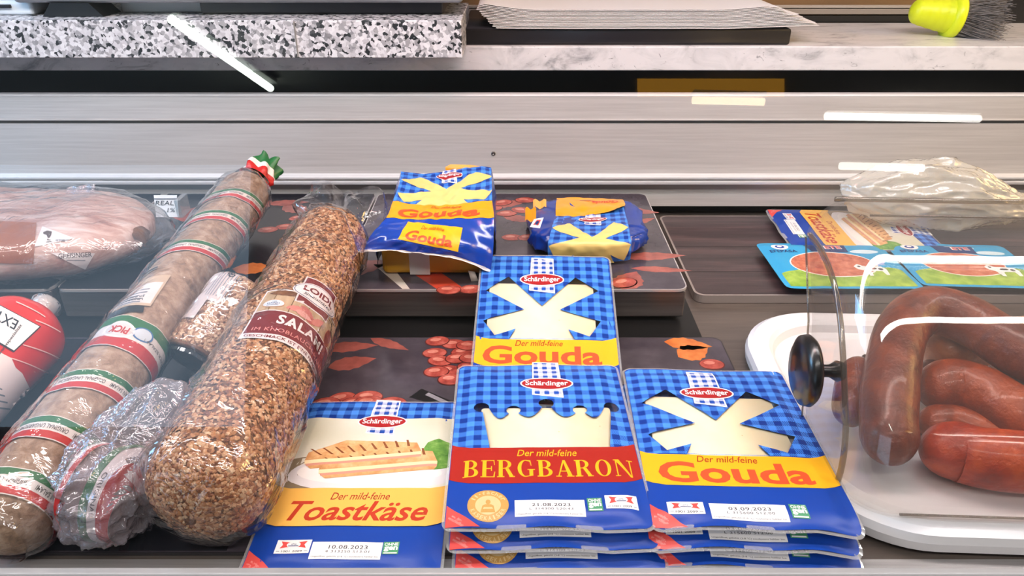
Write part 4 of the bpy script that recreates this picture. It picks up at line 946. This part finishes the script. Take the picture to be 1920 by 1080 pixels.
for k in range(8): sh.rect(-.026 + k * .0028, .056, -.0252 + k * .0028, .084, I_grey, 1)
sh.text('GEN', -.015, .085, .010, .006, I_ink, 1.4, .03, 0, 1, 2.2); sh.text('SPECK', -.034, .040, .016, .005, I_grey, 1, .02, 0, 1, 1.6); sh.build('paper_label', r)
wrap(sr, r, 'clear_film', .0028, -.004, sr.L, .0018, 40, 21, M_wrap, 90, 60)
m = MB(); t0 = at(372, 712, .022)
def tail(u, v): 
    th = u * 6.2832; rr = .007 + .010 * v + .004 * math.sin(th * 4 + v * 6); q = t0 + Vector((.002 * v, -.034 * v, -.010 * v)) + Vector((math.cos(th) * rr, 0, math.sin(th) * rr * .55)); q.z = max(q.z, .0032); return q
m.grid(tail, 30, 14, M_wrap2, cu=True); m.build('film_tail', r, 'twisted clear film tail')

# ---- decals: print laid onto a finished shape, seen from the front
from mathutils.bvhtree import BVHTree
class Decal:
    def __init__(s, mb, off=.0008): s.t = BVHTree.FromPolygons([Vector(v) for v in mb.v], mb.f); s.off = off
    def __call__(s, px, py, l):
        d = ray(px, -py).normalized(); h, n, i, dist = s.t.ray_cast(CAM, d)
        if h is None: h, n, i, dist = s.t.find_nearest(CAM + d * .8)
        if n.dot(d) > 0: n = -n
        return h + n * (s.off + l)
def Y(*pts): return [(x, -y) for x, y in pts]

# ---- red sausage at the left edge
A = Vector((-.482, .400, .0465)); B = Vector((-.4750, .648, .0465)); rr_ = Roll(A, B, .0435, .0435, 1, .95, lump=.001, seed=3)
r = thing('red_sausage', 'thick bright red sausage with white EXTRA label at the left edge', 'sausage', (-.465, .54, .003))
m = MB(); rr_.body(m, varied('red_casing', [(.3, '#c91c12'), (.7, '#dc2a1c')], 30, .25, .05, 40, coat=.4), 64, 60); m.build('casing', r); dc = Decal(m)
sh = Sheet(dc, 9, .00012); bk = I_ink
sh.poly(Y((-60, 545), (-20, 562), (76, 613), (25, 661), (-60, 612)), I_ink, 0); sh.poly(Y((-60, 545), (-20, 564), (73, 613), (25, 658), (-60, 609)), I_wh, 1)
sh.text('EXTRAWURST', -42, -572, 165, 20, I_ink, 2, .01, 0, 1, math.pi - .50); sh.text('wurstspezialität', 18, -638, 70, 7, I_ink, 2, .02, 0, 1, .92 - .0)
sh.poly(Y((-60, 632), (20, 672), (28, 690), (40, 700), (58, 735), (10, 790), (-60, 800)), ink('#e6d6d4'), 1)
for k in range(6): sh.poly(Y((-30, 690 + k * 14), (-8 + k * 5, 705 + k * 12), (-8 + k * 5, 708 + k * 12), (-30, 693 + k * 14)), I_grey, 2)
for a, b, c_ in (((66, 600), (92, 609), (112, 622)), ((42, 646), (85, 657), (112, 672)), ((20, 671), (60, 683), (92, 700)), ((30, 566), (60, 578), (84, 594))):
    P_ = [((1 - t) ** 2 * a[0] + 2 * t * (1 - t) * b[0] + t * t * c_[0], (1 - t) ** 2 * a[1] + 2 * t * (1 - t) * b[1] + t * t * c_[1]) for t in [k / 10 for k in range(11)]]
    sh.poly(Y(*(P_ + [(x, y + 2.2) for x, y in P_[::-1]])), ink('#f0b8b0'), .6)
sh.build('printed_labels', r, 'white printed labels and lines')
m = MB(); disc_stack(m, B + Vector((.002, -.004, .004)), (0, 1, .25), [(.014, -.004), (.009, .004), (.007, .008), (.011, .014), (.014, .022), (.001, .018)], film('knot_film', '#ffffff', .15, 1, .05, .5, '#e8e0dc', .4), 20); m.build('tied_end', r, 'whitish tied end')

# ---- ham in vacuum film
r = thing('vacuum_ham', 'big pale ham in wrinkled clear film at the left on the back scale', 'ham', (-.62, .83, .0425))
def ham(u, v, g=0, am=.004):
    a = u * 6.2832; b = (v - .5) * math.pi; sp = lambda q, e: math.copysign(abs(q) ** e, q); c, s_, cb = math.cos(a), math.sin(a), math.cos(b)
    x = (.205 + g) * sp(c, .7) * sp(cb, .5); y = (.096 + g) * sp(s_, .75) * sp(cb, .5); z = (.0310 + g * .7) * sp(math.sin(b), .75) * (1 + .10 * (x / .2 < 0))
    w = am * nz(x * 16, y * 16, z * 22) + am * .4 * nz(x * 50, y * 50, z * 50); p = Vector((-.633 + x,   .808 + y, .0730 + z)) + Vector((x, y * 2, z * 4)).normalized() * w; p.z = max(p.z, .0430); return p
M_ham = varied('ham_meat', [(.22, '#7d5248'), (.38, '#b58878'), (.52, '#d0aea0'), (.7, '#e8d6cc')], 7, .42, .25, 30, sc=(2.5, 9, 9), detail=9, dist=.8, bd=.003)
m = MB(); m.grid(ham, 90, 44, M_ham, cu=True); m.build('meat', r); dc = Decal(m, .0012)
sh = Sheet(dc, 8, .0002)
sh.poly(Y((-30, 415), (69, 419), (63, 494), (-30, 493)), varied('kraft_label', [(.3, '#8f4e2a'), (.7, '#a8623a')], 30, .4), 0)
sh.poly(Y((66, 463), (80, 426), (140, 448)), I_wh, 0); sh.poly(Y((96, 474), (178, 474), (160, 504), (140, 496)), I_wh, 0)
sh.poly(Y((82, 437), (90, 434), (98, 436), (97, 442), (93, 449), (99, 455), (86, 456), (91, 448), (88, 442), (82, 440)), ink('#54443e'), 1); sh.rect(105, -453, 128, -450, I_grey, 1)
sh.text('GREISINGER', 141, -478, 62, 9, ink('#54443e'), 1, .01, 0, 1, .06); sh.rect(125, -488, 160, -486.5, I_grey, 1)
sh.build('paper_labels', r, 'brown and white labels')
m2 = MB(); sh = Sheet(dc, 8, .00012); M_rind = varied('smoked_rind', [(.3, '#4a2c16'), (.5, '#7a4e28'), (.7, '#a8784a')], 30, .4, .5, 60)
blob = lambda cx, cy, rx, ry, sd: [(cx + rx * math.cos(t) * (1 + .35 * nz(math.cos(t) * 2 + sd, math.sin(t) * 2)), -(cy + ry * math.sin(t) * (1 + .35 * nz(math.cos(t) * 2, math.sin(t) * 2 + sd)))) for t in [k * .2094 for k in range(30)]]
for cx, cy, rx, ry, sd in ((263, 438, 16, 13, 1), (256, 478, 12, 10, 3), (268, 460, 8, 24, 5), (244, 505, 14, 8, 7)): sh.poly(blob(cx, cy, rx, ry, sd), M_rind, 1)
sh.build('smoked_rind', r, 'brown smoked rind patches')
def hw_(u, v):
    p = ham(u, v, .005, .005); q = p + Vector((0, 0, 1)) * 0; d = (p - Vector((-.633, .832, .078))).normalized(); t = sm(.36, .50, -(p.x + .633) * -2.4) ; p = p + d * wrinkle(p, 22, .0050, 6)
    p.x += .012 * sm(.17, .21, p.x + .633) * (1 + nz(p.y * 40, p.z * 40)); p.z = max(p.z, .0431); return p
m = MB(); m.grid(hw_, 130, 70, film('ham_film', '#fbf9fa', .07, 1.8, .012, .04, '#e6dce0', .8, 32), cu=True); m.build('clear_film', r)
m = MB(); tp = [V(126, 352, .865), V(150, 346, .87), V(180, 344, .875)]
def fin(u, v): p = tp[0].lerp(tp[2], u); return p + Vector((0, -.02 * v + .003 * math.sin(u * 12), -.018 * v))
m.grid(fin, 16, 6, M_wrap2); m.build('film_fold', r, 'stiff fold of film')

# ---- wrapped end piece in front
A = Vector((-.315, .4150, .0385)); B = Vector((-.268, .4090, .0385)); er = Roll(A, B, .0335, .0335, .25, .3, lump=.0015, seed=12, toward=Vector((0, -.75, .66)))
r = thing('salami_end', 'short salami end piece in crumpled clear film at the front left', 'salami', (-.29, .412, .003))
m = MB(); er.body(m, varied('end_casing', [(.25, '#4e3f38'), (.5, '#77635a'), (.75, '#9a8880')], 50, .45, .4, 80, bd=.002), 56, 30); m.build('casing', r)
for v, h in ((.036, .020), (.006, .012)):
    sh = Sheet(lambda x, y, l, v=v: er(x, v + y - .15 * x, .0014 + l), .005, .00012); U = .085; t = h / 3
    sh.rect(-U * .8, -h / 2, U * .8, h / 2, W_, 0); sh.rect(-U * .8, -h / 2, U * .8, -h / 2 + t, G_, 1); sh.rect(-U * .8, h / 2 - t, U * .8, h / 2, R_, 1); sh.text('ORIGINAL', .0, 0, .030, t * .5, I_bt, 1, .01, 0, 1, math.pi / 2 * 0); sh.build('paper_band', r)
def crw(u, v):
    a = u * 6.2832; b = (v - .5) * math.pi; d = Vector((math.cos(a) * math.cos(b), math.sin(a) * math.cos(b), math.sin(b)))
    p = Vector((-.288 + d.x * .036, .420 + d.y * .050, .044 + d.z * .038 + .012 * max(0, d.y) * max(0, d.z))); p += Vector((.016, .022, .020)) * max(0, d.dot(Vector((.55, .55, .62)))) ** 3
    p += d * (wrinkle(d * .03, 62, .0062, 14) + .005 * nz(d.x * 4, d.y * 4, d.z * 4)); p.z = max(p.z, .0032); return p
m = MB(); m.grid(crw, 170, 100, M_wrap2, cu=True); m.build('crumpled_film', r)

# ---- price card between ham and long salami
r = thing('price_card', 'white handwritten price card standing behind the ham and the long salami', 'price tag', (-.45, .93, .0425))
c0 = V(314, 415, .93); 
m = MB(); zb = .0428; xl = V(291, 400, .93).x; xr = V(334, 400, .93).x; zt_ = V(310, 370, .93).z
def cardp(x, z, l): return Vector((x, .93 + (z - zb) * .25 - l, z))
m.add([cardp(xl, zb, 0), cardp(xr, zb, 0), cardp(xr, zt_, 0), cardp(xl, zt_, 0)] + [cardp(xl, zb, -.001), cardp(xr, zb, -.001), cardp(xr, zt_, -.001), cardp(xl, zt_, -.001)], [[0, 1, 2, 3], [7, 6, 5, 4], [0, 4, 5, 1], [1, 5, 6, 2], [2, 6, 7, 3], [3, 7, 4, 0]], ink('#eef2f4'), None, False); m.build('card', r)
sh = Sheet(lambda x, y, l: cardp(x, y, .0003 + l), 0, .0002); hc = (zt_ - zb); sh.text('REAL', (xl + xr) / 2 - .002, zb + hc * .66, (xr - xl) * .8, hc * .2, I_ink, 1, .0, .2); sh.text('1%', (xl + xr) / 2 + .006, zb + hc * .33, (xr - xl) * .35, hc * .2, I_ink, 1, .0, .2); sh.rect(xl, zb + hc * .82, xr, zb + hc * .88, I_grey, 1); sh.build('handwriting', r)
m = MB(); m.box(xr - .001, xr + .006, .928, .955, zb, zt_ - .004, film('card_holder', '#dfe9ee', .05, 1, .1, .15)); m.build('holder', r)
# ================================================================ TRAY, DOME, SAUSAGES AT THE RIGHT
PV = Vector((.25, .55, 0)); RZ = Matrix.Rotation(math.radians(-2.6), 3, 'Z')
def rot(x, y, z): return PV + RZ @ (Vector((x, y, z)) - PV)
r = thing('white_tray', 'white plastic tray under the clear dome at the right', 'tray', (.6, .55, 0))
m = MB(); X0, X1, Y0, Y1 = .232, 1.10, .388, .712
prof = [(.006, .0012), (.001, .006), (0, .014), (.0015, .0205), (.006, .0240), (.012, .0248), (.020, .0235), (.024, .0195), (.027, .0120), (.034, .0090)]
M_tray = plain('#e4e4e6', .3, 0, .5, .2); loops = [[rot(x, y, z) for x, y in rrect(X0 + o, Y0 + o, X1 - o, Y1 - o, .080 - o * .6, 12)] for o, z in prof]; n = len(loops[0])
for a, b in zip(loops, loops[1:]): m.add(a + b, [[i, (i + 1) % n, n + (i + 1) % n, n + i] for i in range(n)], M_tray)
m.add(loops[-1], [list(range(n))], M_tray, None, False); m.build('tray_body', r)
# dome
r = thing('clear_dome', 'clear plastic roll-top dome over the smoked sausages on the white tray', 'dome', (.5, .5, .025))
pr = [(.402, .0252), (.402, .045), (.406, .066), (.416, .090), (.432, .113), (.451, .138), (.473, .162), (.500, .182), (.530, .194), (.560, .199), (.588, .1995)]
pr2 = []
for i in range(len(pr) - 1):
    for k in range(4):
        P4 = [Vector((*pr[max(0, min(len(pr) - 1, i + q))], 0)) for q in (-1, 0, 1, 2)]; c = cr(*P4, k / 4); pr2.append((c.x, c.y))
pr2.append(pr[-1])
def dome_film(t):
    tr = t.n('BsdfTransparent'); tr.inputs[0].default_value = (.945, .932, .915, 1); gl = t.n('BsdfGlossy'); gl.inputs['Roughness'].default_value = .03
    v = t.vec(); nb = t.bump(t.noise(7, 2, .5, v), .25, .01); t.l(nb, gl, 'Normal'); fr = schlick(t, nb)
    f = t.m('ADD', t.m('MULTIPLY', fr, 1.0), .012); df = t.n('BsdfDiffuse'); df.inputs[0].default_value = (.75, .72, .68, 1); mh = t.n('MixShader'); mh.inputs[0].default_value = .03; t.l(tr, mh, 1); t.l(df, mh, 2); mx = t.n('MixShader'); t.l(f, mx, 0); t.l(mh, mx, 1); t.l(gl, mx, 2); t.l(mx, t.out, 0)
M_dome = mk('dome_plastic', dome_film); M_edge = film('dome_edge', '#cfc8bd', .08, 1.2, .05, .15, '#8a8278')
XC = .2500; RC = .036; XE = 1.02
def dome(mb, th):
    def off(k, d):
        a = pr2[max(k - 1, 0)]; b = pr2[min(k + 1, len(pr2) - 1)]; t_ = Vector((b[0] - a[0], b[1] - a[1])).normalized(); nn = Vector((t_.y, -t_.x)); y, z = pr2[k][0] + nn.x * d, pr2[k][1] + nn.y * d; return y, max(z, .0252)
    st = [(XC + th + (RC - th) * (1 - math.cos(a)), (RC - th) * (1 - math.sin(a)) + th) for a in [math.pi / 2 * k / 10 for k in range(11)]] + [(XE, th)]
    N = len(pr2); vs = []
    for x, d in st:
        for k in range(N): y, z = off(k, d); vs.append(rot(x, y, z))
    fs = [[i * N + k, i * N + k + 1, (i + 1) * N + k + 1, (i + 1) * N + k] for i in range(len(st) - 1) for k in range(N - 1)]
    mb.add(vs, fs, M_dome)
    cap = [off(k, st[0][1]) for k in range(N)] + [(.545, .105), (.516, .0252)]
    mb.add([rot(st[0][0], y, z) for y, z in cap], [list(range(len(cap)))], M_dome, None, False)
    return [rot(st[0][0], y, z) for y, z in cap], [rot(XC + RC, *off(k, 0)) for k in range(N)], off
def pipe(mb, pts, rad, mat, n=8):
    for i in range(len(pts)):
        pass
    rings = []
    for i, p in enumerate(pts):
        t_ = (pts[min(i + 1, len(pts) - 1)] - pts[max(i - 1, 0)]).normalized(); u = t_.orthogonal().normalized() if i == 0 else (u - t_ * u.dot(t_)).normalized(); w = t_.cross(u); rd = rad[i] if isinstance(rad, list) else rad
        rings.append([p + (u * math.cos(6.2832 * k / n) + w * math.sin(6.2832 * k / n)) * rd for k in range(n)])
    N = len(rings); vs = [q for g in rings for q in g]; mb.add(vs, [[i * n + k, i * n + (k + 1) % n, (i + 1) * n + (k + 1) % n, (i + 1) * n + k] for i in range(N - 1) for k in range(n)] + [list(range(n))[::-1], [(N - 1) * n + k for k in range(n)]], mat)
m = MB(); cap, rib, off = dome(m, 0); dome(m, .003); m.build('dome_shell', r)
m = MB(); pipe(m, cap[len(pr2) - 1:], .0009, M_edge); m.build('end_panel_edge', r, 'polished rear edge of the end panel')
m = MB(); pipe(m, [rot(x, pr2[-1][0], pr2[-1][1] - .0015) for x in (XC + RC * .5, XC + RC, .4, .6, XE)], .0022, M_edge); pipe(m, [rot(x, pr2[-1][0] - .03, off(len(pr2) - 8, 0)[1]) for x in (XC + RC, .4, .6, XE)], .0010, M_edge); m.build('top_edge', r, 'polished top edge')
m = MB(); pipe(m, [rot(x, .4035, .0268) for x in (XC + RC, .4, .6, XE)], .0009, M_edge); m.build('bottom_edge', r, 'polished bottom edge')
m = MB(); pipe(m, [rot(XC + .003, *off(k, RC - .002)) for k in range(len(pr2))], .0024, M_edge); m.build('corner_edge', r, 'darker bent corner')
kc = rot(XC, .487, .0935); ka = RZ @ Vector((-1, 0, 0))
m = MB(); disc_stack(m, kc + ka * .012, ka, [(.001, 0), (.026, .001), (.0285, .004), (.0275, .009), (.022, .012), (.010, .0135), (.0005, .014)], plain('#0d0d10', .3, 0, .5, .3), 40); m.build('hinge_knob', r, 'black round hinge knob')
m = MB(); disc_stack(m, kc - ka * .012, ka, [(.001, 0), (.007, .001), (.0085, .006), (.006, .010), (.005, .012), (.005, .026)], plain('#1a1a1d', .3), 24); m.build('hinge_screw', r, 'black inner screw of the knob')
# sausages
M_sau = [varied('smoked_%d' % i, st, 30, .36, .7, 110, coat=.25, detail=9, bd=.003, dist=.6) for i, st in enumerate(([(.3, '#4a1a0c'), (.5, '#722c12'), (.7, '#94441e')], [(.3, '#8a3f12'), (.5, '#b25e1e'), (.7, '#d07a2e')], [(.3, '#64240c'), (.5, '#963c14'), (.7, '#b85220')], [(.3, '#7a1a08'), (.5, '#ac3210'), (.7, '#d2561e')]))]
def spline(ps, n=10):
    o = []
    for i in range(len(ps) - 1):
        q = [ps[max(0, min(len(ps) - 1, i + k))] for k in (-1, 0, 1, 2)]; o += [cr(*q, k / n) for k in range(n)]
    return o + [ps[-1]]
def sausage(label, pts, R, mi, seed):
    P_ = spline([at(*p) for p in pts]); N = len(P_); rads = []; L = 0; ds = [0]
    for a, b in zip(P_, P_[1:]): L += (b - a).length; ds.append(L)
    for d in ds:
        e = min(d, L - d) / (R * 1.3); k = (1 - (1 - min(1, e)) ** 2) ** .5 if e < 1 else 1; rads.append(max(.002, R * k * (1 + .05 * nz(d * 40, seed))))
    for i in range(N): P_[i].z = max(P_[i].z, rads[i] + .0098)
    r = thing('smoked_sausage', label, 'sausage', P_[0], 'smoked sausages under the clear dome')
    m = MB(); pipe(m, P_, rads, M_sau[mi], 24); m.build('casing', r)
    if mi == 0:
        m = MB(); e = P_[-1]; t_ = (P_[-1] - P_[-3]).normalized(); pipe(m, [e - t_ * .002, e + t_ * .004, e + t_ * .009], [.004, .002, .0035], plain('#4a2a1a', .5)); m.build('tied_tip', r)
    return r
sausage('dark brown sausage hooked over at the left end inside the dome', [(1674, 872, .032), (1666, 790, .050), (1672, 700, .068), (1692, 618, .080), (1738, 582, .088), (1805, 596, .086), (1880, 640, .080), (1950, 682, .074), (2020, 710, .066)], .0220, 0, 1)
sausage('orange brown sausage running level to the right below the hooked dark one', [(1740, 672, .042), (1795, 655, .046), (1860, 648, .046), (1930, 645, .046), (2020, 640, .046)], .0265, 1, 2)
sausage('curved brown sausage bending downwards in the middle of the dome', [(1735, 745, .040), (1785, 722, .044), (1845, 740, .044), (1905, 776, .042), (1970, 800, .040), (2040, 815, .040)], .0235, 2, 3)
sausage('coarse red sausage at the front wall of the dome', [(1738, 858, .033), (1785, 846, .034), (1840, 858, .034), (1920, 866, .034), (2030, 868, .034)], .0240, 3, 4)
sausage('brown sausage tucked between the curved one and the red one in front', [(1726, 800, .026), (1780, 790, .026), (1850, 812, .024), (1920, 828, .024), (2030, 840, .024)], .0150, 2, 7)
sausage('dark sausage end standing against the left end panel inside the dome', [(1600, 800, .030), (1594, 760, .040), (1600, 715, .048), (1618, 680, .052)], .0145, 0, 5)
sausage('dark brown sausage lying at the bottom under the orange brown one', [(1722, 712, .028), (1790, 700, .028), (1880, 706, .028), (2030, 712, .028)], .0170, 0, 9)
sausage('brown sausage lying at the back wall of the tray under the hooked dark one', [(1745, 645, .030), (1820, 634, .030), (1920, 632, .030), (2030, 634, .030)], .0185, 2, 11)
# plastic bag
r = thing('plastic_bag', 'crumpled translucent plastic bag lying behind the clear dome', 'bag', (.58, .93, .012))
def bag(u, v):
    a = u * 6.2832; b = (v - .5) * math.pi; d = Vector((math.cos(a) * math.cos(b), math.sin(a) * math.cos(b), math.sin(b))); k = 1 - .55 * sm(-.2, 1, d.x)
    p = Vector((.585 + d.x * .135, .955 + d.y * .042, .066 + d.z * .046 * k - .018 * sm(-.2, 1, d.x))); p += d * (wrinkle(d * .05, 40, .007, 31) + .006 * nz(d.x * 3, d.y * 3, d.z * 3)); p.z = max(p.z, .0250); p.y = min(p.y, 1.02); return p
m = MB(); m.grid(bag, 140, 70, film('bag_film', '#f6f4ee', .12, 2.0, .04, .48, '#eee9dc', .6, 45), cu=True); m.build('bag_film', r)
